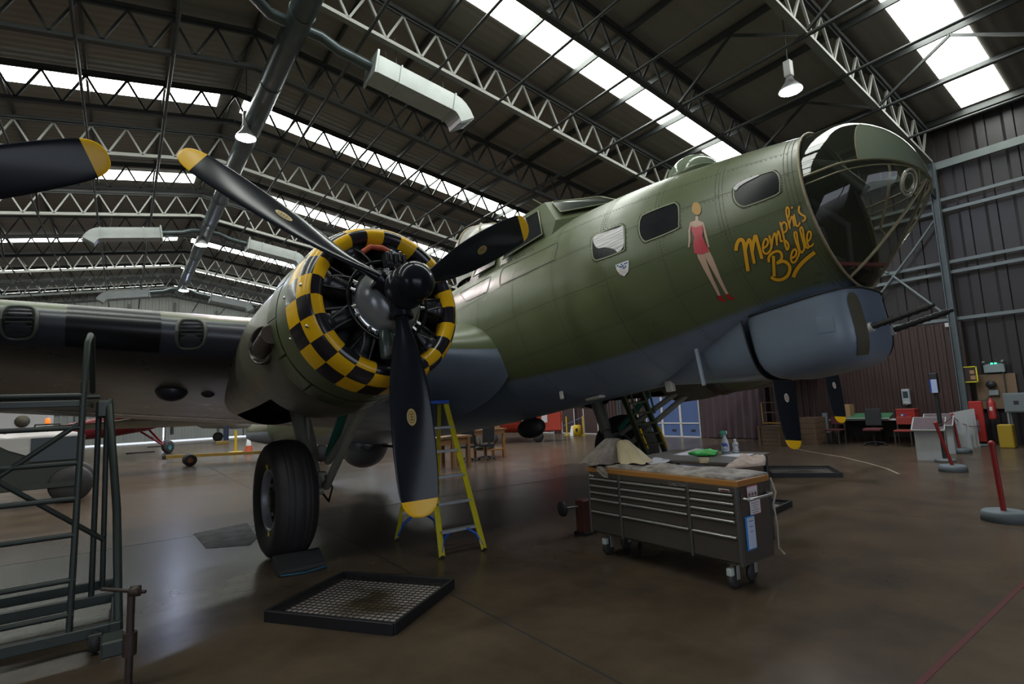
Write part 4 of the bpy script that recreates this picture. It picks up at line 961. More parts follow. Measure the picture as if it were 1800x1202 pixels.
def propeller(k):
    h, b = HUBS[k]
    hb = MB()
    if 'hub' not in first:
        hb.lathe([(.0, -.40), (.05, -.396), (.105, -.375), (.145, -.335), (.16, -.28), (.163, -.12), (.172, -.12), (.172, -.085), (.12, -.07), (.11, .06), (.0, .07)], 32, M=rotM((0, 0, 0), *YM))
        for c in range(3):
            a = 2*PI*c/3; d = V(-math.sin(a), 0, -math.cos(a)); hb.tube([d*.05, d*.20], [.095, .085], 20); hb.tube([d*.19, d*.215], .098, 20)
        o = hb.build('propeller', M_blk, ac); first['hub'] = o
        mb, em = blade_mesh(); first['blade'] = mb.build('propeller_blade', [M_blk, M_yel], o); first['emb'] = em.build('blade_emblem', [M_gold2, M_embd], o)
        em2 = blade_mesh()[1].build('blade_emblem', [M_embw, M_embred], o); first['emb2'] = em2
        for q in range(12):
            a = q*PI/6+.2; MB().tube([V(.150*math.cos(a), -.09, .150*math.sin(a)), V(.150*math.cos(a), -.055, .150*math.sin(a))], .011, 6).build('hub_bolt', M_mblk, o)
        o.location = h; blds = []
        for c in range(3):
            Mx = Matrix.Rotation(b+2*PI*c/3, 4, 'Y')
            for nm in ('blade', 'emb'):
                if c == 0: first[nm].matrix_local = Mx
                else: shared(first[nm], o, Mx)
        em2.matrix_local = Matrix.Rotation(b, 4, 'Y'); em2.hide_render = False
        return o
    o = shared(first['hub'], ac); o.location = h
    for c in range(3):
        Mx = Matrix.Rotation(b+2*PI*c/3, 4, 'Y'); shared(first['blade'], o, Mx); shared(first['emb2' if k in (1, 2) else 'emb'], o, Mx)
    for ch in list(first['hub'].children):
        if ch.name.startswith('hub_bolt'): shared(ch, o)
    return o
for k in (3, 2, 4, 1):
    nacelle(k); engine(k); propeller(k)
e2 = first['emb2']; bpy.data.objects.remove(e2)
# landing gear ------------------------------------------------------------------------------------
M_tyre = mat('tyre_rubber', (.022, .020, .022), .62, 0, (.032, .029, .03), 5, 1, bump=.1, bscale=30)
M_strut = mat('strut_grey_green', (.30, .30, .25), .42, .1, (.22, .215, .18), 6, 1)
def gear(sg):
    wc = AI @ V(1.63, 7.10, .70) if sg < 0 else None
    if wc is None:
        q = AI @ V(1.63, 7.10, .70); wc = V(-q.x, q.y, q.z)
        wz = AM @ wc; wc = wc+(AI.to_3x3() @ V(0, 0, .70-wz.z))
    def mq(x, y, z): return V(x if sg < 0 else -x, y, z)
    lg = MB(); top = mq(-2.90, 3.72, -.20); axl = mq(-2.79, 3.34, -1.42)
    lg.tube([top, top.lerp(axl, .66)], .12, 16); lg.tube([top.lerp(axl, .64), axl], .085, 16)
    g = lg.build('landing_gear', M_strut, ac)
    MB().tube([axl+V(-sg*.06, 0, 0), wc+V(sg*.05, 0, 0)], .07, 12).build('axle', M_strut, g)
    MB().box(top.lerp(axl, .45)+V(0, -.10, 0), (.05, .10, .55)).build('strut_fairing', M_strut, g, bevel=.015)
    for q0, q1 in (((-2.76, 3.1, -1.40), (-2.86, 1.45, -.60)), ((-2.74, 3.05, -1.10), (-2.74, 1.55, -.55))): MB().tube([mq(*q0), mq(*q1)], .048, 12).build('drag_strut', M_strut, g)
    MB().tube([mq(-2.72, 3.05, -1.02), mq(-2.75, 2.25, -.50)], .055, 12).build('retraction_strut', mat('strut_green', (.02, .13, .09), .4), g)
    MB().tube([axl+V(-sg*.05, -.12, .18), axl+V(-sg*.12, -.2, .0), axl+V(-sg*.1, -.1, -.16), axl+V(-sg*.06, 0, -.05)], .014, 8).build('brake_hose', M_mblk, g)
    MB().box(axl+V(-sg*.03, -.06, .12), (.12, .16, .2)).build('torque_link', M_strut, g, bevel=.03, seg=2)
    Xm = rotM(wc, (0, 1, 0), (0, 0, 1), (1, 0, 0))
    hp = [(.36, .17), (.42, .205), (.52, .235), (.60, .23), (.655, .195), (.688, .14), (.694, .125), (.690, .12), (.695, .115), (.703, .06), (.700, .055), (.704, .05), (.708, 0)]; prof = [(r_, -x_) for r_, x_ in hp]+[(r_, x_) for r_, x_ in reversed(hp[:-1])]
    ty = MB().lathe(prof, 56, M=Xm).build('wheel', M_tyre, g)
    for s_ in (-1, 1):
        MB().lathe([(.365, s_*.165), (.372, s_*.185), (.355, s_*.19), (.335, s_*.165), (.31, s_*.10)], 40, M=Xm).build('wheel_rim', mat('rim_pale', (.42, .42, .46), .35, .3), ty)
        hub = MB().lathe([(.32, s_*.10), (.28, s_*.07), (.20, s_*.09), (.12, s_*.12), (.10, s_*.17), (.06, s_*.18), (0, s_*.18)], 32, M=Xm).build('wheel_hub', mat('hub_dark', (.05, .05, .052), .35, .4), ty)
        for q in range(8):
            a = q*PI/4; MB().box(wc+V(s_*.10, .24*math.cos(a), .24*math.sin(a)), (.03, .05, .05)).build('hub_lug', M_strut, ty, bevel=.01)
        if sg < 0 and s_ < 0:
            for a in (100, 258):
                a = R(a); MB().bar(wc+V(-.205, .37*math.cos(a), .37*math.sin(a)), wc+V(-.212, .42*math.cos(a), .42*math.sin(a)), .02, .012).build('creep_mark', mat('creep_yellow', (.6, .5, .02), .5), ty)
gear(-1); gear(1)
# tail wheel
tw = MB().lathe([(.2, -.1), (.3, -.1), (.33, 0), (.3, .1), (.2, .1)], 24, M=rotM(AI @ V(AO.x-.5, 20.2, .33), (0, 1, 0), (0, 0, 1), (1, 0, 0))).build('tail_wheel', M_tyre, ac)
p = AI @ V(AO.x-.5, 20.2, .33); MB().tube([p+V(.14, 0, 0), p+V(.1, -.1, .6), p+V(0, -.2, 1.2)], .05, 10).build('tail_wheel_fork', M_strut, tw)
# ================================================================ FOREGROUND THINGS
def bxo(name, c, d, m, parent=None, bevel=0.0, seg=1, label=None, M=None):
    return MB().box(c, d, 0, M).build(name, m, parent, bevel=bevel, seg=seg, label=label)
def tb(name, pts, r, m, parent=None, n=8): return MB().tube(pts, r, n).build(name, m, parent)
def cloth(name, outline, z0, h, m, seed=1, n=14, parent=None, scale=9.0, thick=.012):
    # crumpled sheet: star-filled outline (xy) with bumpy height
    rnd = random.Random(seed); c = sum((Vector(p) for p in outline), Vector((0, 0)))/len(outline); k = len(outline)
    ph = [rnd.uniform(0, 6.28) for _ in range(8)]
    def hz(p, f):
        s = math.sin(p.x*scale*2.1+ph[0]+2*math.sin(p.y*scale*.7+ph[1]))+math.sin(p.y*scale*1.7+ph[2]+1.5*math.sin(p.x*scale+ph[3]))+.7*math.sin((p.x+p.y)*scale*3.1+ph[4])
        return z0+thick+h*(.55+.2*s)*(1-f**6*.75)
    vv = [(c.x, c.y, hz(c, 0))]; ff = []
    for r_ in range(1, n+1):
        for q in outline:
            p = c.lerp(Vector(q), r_/n); p = p+Vector((rnd.uniform(-1, 1), rnd.uniform(-1, 1)))*.006; vv.append((p.x, p.y, hz(p, r_/n)))
    for j in range(k): vv.append((outline[j][0], outline[j][1], z0+.001))
    ff += [(0, 1+j, 1+(j+1) % k) for j in range(k)]
    for r_ in range(n):
        for j in range(k): a = 1+r_*k+j; b = 1+r_*k+(j+1) % k; ff.append((a, a+k, b+k, b))
    return MB().add(vv, ff, 0, True).build(name, m, parent)
def poly(*px, z=0.0): return [tuple(gz(u, v, z)[:2]) for u, v in px]
def dens(pts, n=4):
    out = []
    for a, b in zip(pts, pts[1:]+pts[:1]):
        for i in range(n): out.append(tuple(Vector(a).lerp(Vector(b), i/n)))
    return out
# --- tool cabinet -------------------------------------------------------------------------------
M_cab = mat('cabinet_bronze_steel', (.125, .108, .094), .30, .45, (.105, .09, .08), 3, 1)
M_post = mat('cabinet_post_steel', (.16, .155, .15), .32, .6); M_alu = mat('brushed_handle', (.55, .54, .53), .3, .7)
M_wood = mat('bench_wood', (.42, .19, .05), .42, 0, (.34, .15, .04), 5, 1, stretch=(6, 1, 6))
X0, X1_, Y0, Y1, Z0, Z1 = 4.35, 4.87, 2.73, 4.58, .235, .905
tc_ = thing('tool_cabinet', 'long bronze steel roller tool cabinet with fifteen drawers and a wooden top', 'tool cabinet', (X0, Y0, 0))
L = Y1-Y0
bxo('cabinet_body', ((X1_-X0)/2+.012, L/2, (Z0+Z1)/2), (X1_-X0-.02, L-.004, Z1-Z0), M_cab, tc_, .006)
bxo('wooden_top', ((X1_-X0)/2, L/2, .932), (X1_-X0+.02, L+.02, .055), M_wood, tc_, .008, 2)
cols = [(0.03, .485), (.52, 1.355), (1.39, 1.82)]   # measured from the near end
drz = [(.845, .775), (.77, .70), (.695, .625), (.62, .49), (.485, .26)]
for (a, b) in cols:
    for (t, bt) in drz:
        d = bxo('drawer', (.004, (a+b)/2, (t+bt)/2), (.02, b-a, t-bt), M_cab, tc_, .002)
        h_ = MB(); h_.bar((-.016, a+.005, t-.012), (-.016, b-.005, t-.012), .022, .016); h_.build('drawer_handle', M_alu, d, bevel=.003)
for y in (.012, .502, 1.372, L-.012): bxo('corner_post', (-.002, y, (Z0+Z1)/2), (.03, .026, Z1-Z0), M_post, tc_, .003)
bxo('top_rail', (.002, L/2, .878), (.02, L-.04, .05), M_cab, tc_, .002)
LM = lambda y, z, x=-.010: rotM((x, y, z), (0, -1, 0), (0, 0, 1), (-1, 0, 0))
text_mesh('maker_lettering', 'CARLTON', .042, mat('lettering_silver', (.5, .5, .5), .3, .6), tc_, LM(.62, .872))
text_mesh('brand_lettering', 'Strap', .034, mat('lettering_white', (.7, .7, .7), .4), tc_, LM(1.79, .868))
bxo('badge_plate', (-.010, .12, .868), (.004, .11, .026), M_alu, tc_, .002); bxo('badge_inlay', (-.0125, .11, .868), (.002, .075, .016), mat('badge_red_dark', (.18, .05, .06), .4), tc_)
tb('key_lock', [(-.008, L/2-.12, .872), (-.02, L/2-.12, .872)], .009, M_chrome, tc_, 10)
# near end: push handle, notices, whiteboard
tb('push_handle', [(.07, -.005, .80), (.07, -.055, .80), (.12, -.075, .80), (.42, -.075, .80), (.47, -.055, .80), (.47, -.005, .80)], .012, M_alu, tc_, 10)
for x in (.07, .47): bxo('handle_bracket', (x, -.004, .80), (.05, .01, .09), M_cab, tc_, .004)
bxo('notice', (.23, -.003, .83), (.17, .002, .13), mat('paper_white', (.68, .64, .66), .6), tc_); n_ = bxo('notice', (.26, -.003, .70), (.17, .002, .12), mat('paper_white', (.68, .64, .66), .6), tc_)
for x, z, wd, hd in ((.23, .89, .17, .008), (.145, .83, .006, .13), (.26, .642, .17, .006), (.345, .70, .006, .12)): bxo('notice_border', (x, -.0045, z), (wd, .002, hd), mat('notice_red', (.5, .06, .05), .5), tc_)
for x in (.18, .23, .28):
    MB().lathe([(.019, 0), (.022, 0)], 20, M=rotM((x, -.006, .825), (1, 0, 0), (0, 0, 1), (0, -1, 0))).build('prohibition_ring', mat('notice_red', (.5, .06, .05), .5), tc_)
    MB().lathe([(0, 0), (.012, 0)], 12, M=rotM((x, -.0055, .822), (1, 0, 0), (0, 0, 1), (0, -1, 0))).build('prohibition_mark', M_mblk, tc_)
for k in range(5): bxo('notice_print', (.26, -.0046, .74-.02*k), (.12-.02*(k % 3), .001, .006), mat('print_grey', (.2, .2, .22), .6), tc_)
bxo('whiteboard', (.145, -.006, .50), (.145, .008, .29), mat('board_blue', (.03, .22, .62), .4), tc_, .02, 3); bxo('whiteboard_face', (.152, -.0115, .50), (.118, .004, .265), mat('board_white', (.55, .62, .78), .35), tc_, .015, 3)
for k in range(3): bxo('board_note', (.15, -.0145, .60-.045*k), (.07-.015*k, .001, .006), mat('print_blue', (.08, .12, .4), .6), tc_)
def caster(x, y, rear):
    c = bxo('caster', (x, y, .215), (.09, .09, .03), M_chrome, tc_, .004)
    for s_ in (-1, 1): bxo('caster_fork', (x+.0, y+s_*.028, .14), (.05, .008, .13), M_alu, c, .003)
    MB().lathe([(.0, -.02), (.055, -.02), (.075, -.014), (.08, 0), (.075, .014), (.055, .02), (0, .02)], 24, M=rotM((x-.03, y, .08), (1, 0, 0), (0, 0, -1), (0, 1, 0))).build('caster_wheel', M_tyre, c)
    if not rear: bxo('brake_pedal', (x-.075, y, .15), (.06, .05, .07), mat('pedal_pale', (.6, .66, .64), .35, .3), c, .01, 2)
for x, y, rr_ in ((.13, .17, 0), (.13, L-.15, 0), (.42, .17, 1), (.42, L-.15, 1)): caster(x, y, rr_)
tb('wall_cord', [(X1_-X0+.01, -.02, .93), (X1_-X0+.02, -.05, .80), (X1_-X0, -.03, .70), (X1_-X0+.02, -.035, .5), (X1_-X0+.03, -.02, .3), (X1_-X0+.07, -.05, .24)], .009, mat('cord_cream', (.38, .33, .27), .7), tc_)
TZ_ = .9595
# --- what lies on the cabinet -------------------------------------------------------------------------
M_dirty = mat('dirty_sheet', (.58, .52, .47), .75, 0, (.11, .085, .065), 6, .7, bump=.9, bscale=22)
M_rag = mat('grey_rag', (.42, .37, .33), .8, 0, (.17, .135, .105), 8, .8, bump=.9, bscale=18)
M_cream = mat('cream_rag', (.72, .61, .38), .8, 0, (.55, .45, .27), 6, 1, bump=.7, bscale=18)
M_pink = mat('folded_rag', (.68, .54, .45), .8, 0, (.40, .29, .24), 9, .8, bump=.9, bscale=24)
c = cloth('dust_sheet', dens([(X0+.0, Y0+.02), (X1_, Y0), (X1_+.02, Y0+.5), (X1_+.0, Y1-.2), (X0+.06, Y1-.22), (X0+.03, Y0+1.0), (X0+.01, Y0+.5)], 8), TZ_, .045, M_dirty, 3, 22, scale=7)
tag(c, 'long stained dust sheet laid flat over the cabinet top', 'cloth')
def pleat(name, base, top, m, label, seed, n=36, drop=None, amp=.03):
    # rag hanging from a peak: rings between base outline and top outline with folds
    rnd = random.Random(seed); rows = 9; vv = []
    for j in range(rows):
        t = j/(rows-1)
        for k in range(n):
            a = 2*PI*k/n; f = amp*math.sin(5*a+seed)*(1-t)+.5*amp*math.sin(11*a+2*seed)*(1-t)
            b = base(a); tp_ = top(a); q = b.lerp(tp_, t**.8); d = Vector((math.cos(a), math.sin(a), 0)); vv.append(q+d*f+V(0, 0, .01*math.sin(7*a+3*t)))
    ff = [(j*n+k, j*n+(k+1) % n, (j+1)*n+(k+1) % n, (j+1)*n+k) for j in range(rows-1) for k in range(n)]+[tuple((rows-1)*n+k for k in range(n))]
    return tag(MB().add(vv, ff, 0, True).build(name, m, None, subd=1), label, 'cloth')
gp = V(X0+.17, Y1-.06, 0)
pleat('work_rag', lambda a: V(gp.x+.02+.24*math.cos(a), gp.y+.03+.25*math.sin(a), TZ_+.035), lambda a: V(gp.x+.08+.07*math.cos(a), gp.y-.12+.09*math.sin(a), 1.27), M_rag, 'dirty grey rag hung in a peak over the far cabinet corner', 2)
pleat('work_rag', lambda a: V(gp.x+.13+.17*math.cos(a), gp.y-.36+.20*math.sin(a), TZ_+.05), lambda a: V(gp.x+.12+.06*math.cos(a), gp.y-.22+.08*math.sin(a), 1.25), M_cream, 'cream rag heaped beside the grey one on the cabinet', 5)
tg = MB(); vv = []
for i in range(9):
    for j in range(7):
        u = i/8; vv.append((X0-.015-.006*math.sin(j*1.7+i), Y1-.32+.16*u+.012*math.sin(j*.9), TZ_+.02-.13*(j/6)*(1-.35*u)))
tg.add(vv, [(i*7+j, (i+1)*7+j, (i+1)*7+j+1, i*7+j+1) for i in range(8) for j in range(6)], 0, True)
tag(tg.build('rag_corner', M_rag), 'grey rag corner hanging over the cabinet front edge', 'cloth')
c = cloth('work_glove', dens(poly((1066, 812), (1100, 812), (1122, 806), (1118, 800), (1080, 800), z=1.0), 5), TZ_+.02, .05, mat('glove_black', (.02, .02, .025), .7), 9, 6, scale=25); tag(c, 'black cloth bundle lying under the cream rag', 'cloth')
p = gz(1068, 805, .99); t = thing('teal_clip_box', 'small teal plastic clip beside the grey rag', 'clip', (p.x, p.y, TZ_+.02)); bxo('clip_body', (0, 0, .03), (.07, .05, .05), mat('teal_plastic', (.01, .22, .22), .4), t, .01, 2); bxo('clip_tab', (0, -.03, .06), (.05, .03, .02), mat('teal_plastic', (.01, .22, .22), .4), t, .006)
M_paper = mat('loose_paper', (.62, .60, .66), .6, 0, (.52, .5, .54), 12, 1)
def paper(px, z, label, seed, m=M_paper): return tag(cloth('paper_sheet', dens(poly(*px, z=z), 3), z, .008, m, seed, 4, scale=14, thick=.002), label, 'paper')
paper(((1122, 812), (1150, 803), (1182, 808), (1160, 818)), TZ_+.035, 'crumpled white paper on the middle of the dust sheet', 4)
c = cloth('folded_rags', dens(poly((1275, 824), (1345, 817), (1346, 806), (1300, 806), z=.99), 6), TZ_+.025, .075, M_pink, 6, 8, scale=16); tag(c, 'folded beige rags stacked on the near cabinet end', 'cloth')
p = gz(1303, 812, 1.0); t = tag(bxo('red_tool_pouch', (p.x, p.y, TZ_+.05), (.10, .05, .04), mat('pouch_red', (.45, .03, .02), .5), None, .01, 2), 'small red pouch behind the folded beige rags', 'pouch')
p = gz(1238, 813, TZ_+.03); t = thing('tape_roll', 'roll of cream masking tape on the dust sheet', 'tape roll', (p.x, p.y, TZ_+.03))
MB().lathe([(.052, 0), (.052, .05), (.038, .05), (.038, 0), (.052, 0)], 28).build('tape', mat('tape_cream', (.55, .46, .28), .6), t); MB().lathe([(.038, .001), (.038, .049), (.034, .049), (.034, .001), (.038, .001)], 28).build('core', mat('card_core', (.35, .24, .13), .7), t)
# --- workbench behind it ------------------------------------------------------------------------------
bt = thing('work_table', 'grey topped steel leg table standing behind the tool cabinet', 'table', (6.28, 3.46, 0), R(9)); TT = 1.0
M_tt = mat('table_top_grey', (.15, .135, .12), .35, 0, (.11, .095, .085), 5, 1)
bxo('table_top', (-.57, .62, TT-.015), (1.14, 1.24, .03), M_tt, bt, .004); bxo('table_apron', (-.57, .05, TT-.065), (1.06, .02, .07), M_tt, bt); bxo('table_apron', (-.57, 1.19, TT-.065), (1.06, .02, .07), M_tt, bt)
for x in (-.04, -1.09):
    for y in (.05, 1.19): bxo('leg', (x, y, (TT-.03)/2), (.045, .045, TT-.03), mat('leg_dark_steel', (.035, .045, .05), .4, .3), bt, .004)
    bxo('leg_stretcher', (x, .62, .3), (.035, 1.1, .035), mat('leg_dark_steel', (.035, .045, .05), .4, .3), bt)
paper(((1180, 800), (1225, 788), (1258, 792), (1250, 800), (1215, 802)), TT, 'white paper on the table under the green rag', 11)
paper(((1262, 802), (1285, 797), (1325, 798), (1310, 804)), TT, 'white sheet lying on the table beside the bottles', 12)
c = cloth('green_rag', dens(poly((1210, 800), (1235, 794), (1262, 795), (1258, 802), (1232, 803), z=TT), 5), TT+.012, .035, mat('green_cloth', (.02, .42, .05), .6), 8, 6, scale=22); tag(c, 'bright green crumpled rag on the table', 'cloth')
p = gz(1276, 797, TT); t = thing('spray_bottle', 'white trigger spray bottle with green head and blue print', 'bottle', (p.x, p.y, TT), R(-30))
MB().lathe([(0, 0), (.043, 0), (.046, .01), (.045, .10), (.038, .15), (.022, .19), (.016, .205), (.016, .225)], 20).build('bottle_body', mat('bottle_white', (.62, .63, .68), .35), t)
MB().lathe([(.0435, .004), (.0465, .012), (.0465, .03), (.0435, .03)], 20).build('bottle_base_tint', mat('bottle_liquid', (.12, .2, .3), .2), t)
bxo('trigger_head', (-.012, 0, .25), (.065, .03, .045), mat('trigger_green', (.01, .26, .15), .4), t, .01, 2); bxo('nozzle', (-.05, 0, .255), (.02, .018, .02), mat('trigger_green', (.01, .26, .15), .4), t, .004); bxo('trigger', (-.035, 0, .222), (.012, .014, .05), mat('trigger_green', (.01, .26, .15), .4), t, .004); bxo('head_cap', (.025, 0, .25), (.02, .028, .04), mat('cap_white', (.7, .7, .7), .4), t, .006)
for q in range(6):
    a = R(200+q*14); bxo('label_print', (.0465*math.cos(a), .0465*math.sin(a), .115-.008*(q % 3)), (.008, .008, .03+.012*(q % 2)), mat('print_blue2', (.02, .07, .5), .5), t)
    bxo('label_band', (.0468*math.cos(a), .0468*math.sin(a), .055), (.008, .010, .006), mat('print_blue2', (.02, .07, .5), .5), t)
p = gz(1294, 797, TT); t = thing('polish_bottle', 'small waisted white bottle beside the spray bottle', 'bottle', (p.x, p.y, TT))
MB().lathe([(0, 0), (.036, 0), (.038, .01), (.036, .05), (.026, .068), (.036, .085), (.036, .115), (.026, .135), (.013, .142), (.013, .15)], 20).build('bottle_body', mat('bottle_white', (.62, .63, .68), .35), t)
MB().lathe([(.015, .15), (.015, .175), (0, .175)], 16).build('bottle_cap', mat('cap_white', (.7, .7, .7), .4), t); MB().lathe([(.0362, .004), (.039, .01), (.0385, .02), (.036, .02)], 20).build('bottle_base_tint', mat('bottle_liquid2', (.12, .25, .2), .2), t)
for z in (.04, .10): 
    for q in range(5): a = R(205+q*16); bxo('label_print', (.0375*math.cos(a), .0375*math.sin(a), z), (.004, .006, .012), mat('print_grey', (.2, .2, .22), .6), t)
# --- yellow step ladder ------------------------------------------------------------------------------
A, B_, C_, D_ = gz(777, 981), gz(851, 967), gz(697, 949), gz(768, 936)
M_ly = mat('ladder_yellow', (.52, .45, .012), .35, 0, (.42, .35, .01), 6, 1); M_lb = mat('ladder_blue', (.008, .075, .42), .35); M_lt = mat('ladder_tread', (.42, .44, .47), .4, .5, (.32, .33, .36), 12, 1)
ld_ = thing('step_ladder', 'yellow fibreglass step ladder with blue top and aluminium treads', 'ladder', (A.x, A.y, 0)); oA = V(A.x, A.y, 0)
wl_ = (B_-A).length; top = V((A.x+B_.x)/2, (A.y+C_.y)/2+.02, 1.80); hw = .15
for s_, f, r_ in ((-1, A, C_), (1, B_, D_)):
    tp_ = V(top.x+s_*hw, top.y-.07, 1.76); MB().bar(V(f.x, f.y, .01)-oA, tp_-oA, .025, .075, up=(1, 0, 0)).build('front_rail', M_ly, ld_, bevel=.004)
    tp2 = V(top.x+s_*(hw-.02), top.y+.07, 1.76); MB().bar(V(r_.x, r_.y, .01)-oA, tp2-oA, .022, .05, up=(1, 0, 0)).build('rear_rail', M_ly, ld_, bevel=.004)
    bxo('rubber_foot', V(f.x, f.y, .015)-oA, (.04, .09, .03), M_mblk, ld_, .006); bxo('rubber_foot', V(r_.x, r_.y, .015)-oA, (.035, .06, .03), M_mblk, ld_, .006)
    for (q, tq) in ((f, tp_), (r_, tp2)):
        o_ = V(q.x, q.y, 0); pts = [o_.lerp(tq, .03), o_.lerp(tq, .11)+V(-s_*.05, 0, 0), o_.lerp(tq, .155)+V(-s_*.16, 0, 0)]
        MB().tube([p_-oA for p_ in pts], .018, 8).build('knee_brace', M_lb, ld_)
for z in (.27, .57, .87, 1.17, 1.46):
    t_ = z/1.76; a_ = V(A.x, A.y, 0).lerp(V(top.x-hw, top.y-.07, 1.76), t_); b_ = V(B_.x, B_.y, 0).lerp(V(top.x+hw, top.y-.07, 1.76), t_)
    bxo('tread', (a_+b_)/2-oA, ((b_-a_).length-.01, .085, .03), M_lt, ld_, .004)
for z in (.35, .75, 1.15):
    t_ = z/1.76; a_ = V(C_.x, C_.y, 0).lerp(V(top.x-hw, top.y+.07, 1.76), t_); b_ = V(D_.x, D_.y, 0).lerp(V(top.x+hw, top.y+.07, 1.76), t_)
    MB().bar(a_-oA, b_-oA, .02, .02).build('rear_stay', M_lt, ld_)
bxo('top_cap', top+V(0, 0, -.015)-oA, (.36, .22, .05), M_lb, ld_, .01, 2)
for s_ in (-1, 1): MB().bar(V(top.x+s_*.20, top.y-.14, 1.33)-oA, V(top.x+s_*.20, top.y+.12, 1.30)-oA, .006, .025).build('spreader_bar', M_alu, ld_)
# --- mesh drip trays ------------------------------------------------------------------------------------
M_trf = mat('tray_frame_black', (.018, .018, .021), .45, .2); M_trp = mat('tray_pan', (.60, .53, .50), .35, .2)
def oil(m):
    nt = m.node_tree; b = nt.nodes['Principled BSDF']; L = nt.links.new; tc = nt.nodes.new('ShaderNodeTexCoord')
    ns = nt.nodes.new('ShaderNodeTexNoise'); ns.inputs['Scale'].default_value = 3.5; ns.inputs['Detail'].default_value = 6; L(tc.outputs['Generated'], ns.inputs['Vector'])
    ds = nt.nodes.new('ShaderNodeVectorMath'); ds.operation = 'DISTANCE'; ds.inputs[1].default_value = (.5, .5, .5); L(tc.outputs['Generated'], ds.inputs[0])
    ma = nt.nodes.new('ShaderNodeMath'); ma.operation = 'MULTIPLY_ADD'; ma.inputs[1].default_value = .55; L(ns.outputs['Fac'], ma.inputs[0]); L(ds.outputs['Value'], ma.inputs[2])
    cr = nt.nodes.new('ShaderNodeValToRGB'); e = cr.color_ramp.elements; e[0].position = .66; e[0].color = (.012, .009, .006, 1); e[1].position = .92; e[1].color = (.62, .54, .52, 1)
    k = e.new(.79); k.color = (.16, .11, .045, 1); L(ma.outputs[0], cr.inputs[0]); L(cr.outputs[0], b.inputs['Base Color'])
oil(M_trp)
def tray(corner, ex, ey, lx_, ly_, label, h=.09, step=.055):
    ex, ey = Vector((*ex, 0)).normalized(), Vector((*ey, 0)).normalized(); ey = (ey-ex*ey.dot(ex)).normalized()
    t = thing('drip_tray', label, 'drip tray', (corner[0], corner[1], 0), math.atan2(ex.y, ex.x), 'mesh drip trays on the floor')
    s_ = 1 if ex.cross(ey).z > 0 else -1
    pan = bxo('tray_pan', (lx_/2, s_*ly_/2, .008), (lx_-.01, ly_-.01, .012), M_trp, t)
    for c_, d_ in (((lx_/2, 0, h/2), (lx_, .03, h)), ((lx_/2, s_*ly_, h/2), (lx_, .03, h)), ((0, s_*ly_/2, h/2), (.03, ly_, h)), ((lx_, s_*ly_/2, h/2), (.03, ly_, h))): bxo('tray_side', c_, d_, M_trf, t, .003)
    n = int(lx_/step); w0 = None
    for i in range(1, n):
        if w0 is None: w0 = MB().tube([(0, .02*s_, .05), (0, s_*(ly_-.02), .05)], .004, 4).build('mesh_wire', M_trf, t); w0.location = (i*lx_/n, 0, 0)
        else: q = shared(w0, t); q.location = (i*lx_/n, 0, 0)
    n = int(ly_/step); w0 = None
    for i in range(1, n):
        if w0 is None: w0 = MB().tube([(.02, 0, .055), (lx_-.02, 0, .055)], .004, 4).build('mesh_wire', M_trf, t); w0.location = (0, s_*i*ly_/n, 0)
        else: q = shared(w0, t); q.location = (0, s_*i*ly_/n, 0)
c0, c1, c2 = gz(692, 1117), gz(797, 1034), gz(468, 1091)
tray((c0.x, c0.y), (c1-c0)[:2], (c2-c0)[:2], (c1-c0).length, 1.24, 'large square mesh drip tray with oil stain below the propeller')
c0, c1, c2 = gz(1481, 839), gz(1452, 823), gz(1367, 839)
tray((c0.x, c0.y), (c2-c0)[:2], (c1-c0)[:2], 1.25, 1.15, 'mesh drip tray on the floor behind the table, under the far engine', step=.08)
c0 = gz(1392, 890); tray((c0.x, c0.y), (-.15, 1), (-1, -.1), 1.2, 1.15, 'drip tray corner beside the table leg', step=.08)
# --- chock, mat, trolley ----------------------------------------------------------------------------------
a_, b_ = gz(481, 991), gz(543, 984); ck = thing('wheel_chock', 'black rubber chock in front of the main wheel', 'chock', (1.64, 6.42, 0))
MB().prism([(-.14, 0), (.20, 0), (.20, .15), (.14, .17), (-.14, .05)], -.25, .25, 0, rotM((0, 0, 0), (0, 1, 0), (0, 0, 1), (1, 0, 0))).build('chock_block', mat('chock_rubber', (.022, .024, .026), .6), ck, bevel=.012, seg=2)
for k in range(4): bxo('chock_rib', (0, -.1+.07*k, .065+.028*k), (.49, .012, .012), M_mblk, ck)
tb('chock_rope', [(-.24, -.16, .02), (0, -.2, .012), (.24, -.16, .02), (.27, .0, .02)], .010, mat('rope_blue', (.02, .12, .2), .6), ck)
mt = MB().prism(poly((340, 938), (435, 919), (452, 945), (440, 958), (362, 964)), .0, .006).build('absorbent_mat', mat('mat_grey', (.30, .30, .31), .8, 0, (.09, .075, .06), 4, .8)); tag(mt, 'stained grey absorbent mat on the floor behind the wheel', 'mat')
p = gz(1030, 938); tr = thing('chock_trolley', 'rusty red block on small black wheels behind the cabinet end', 'trolley', (p.x, p.y, 0), R(10))
bxo('red_block', (0, 0, .24), (.22, .14, .40), mat('rust_red', (.10, .028, .016), .6, 0, (.06, .02, .015), 6, 1), tr, .01); bxo('block_foot', (0, 0, .02), (.24, .2, .04), M_mblk, tr)
tb('trolley_axle', [(-.02, 0, .36), (-.32, .1, .36)], .014, M_strut, tr); MB().lathe([(0, -.025), (.09, -.025), (.10, 0), (.09, .025), (0, .025)], 20, M=rotM((-.33, .1, .36), *frame_to((-.9, .4, 0)))).build('trolley_wheel', M_tyre, tr)
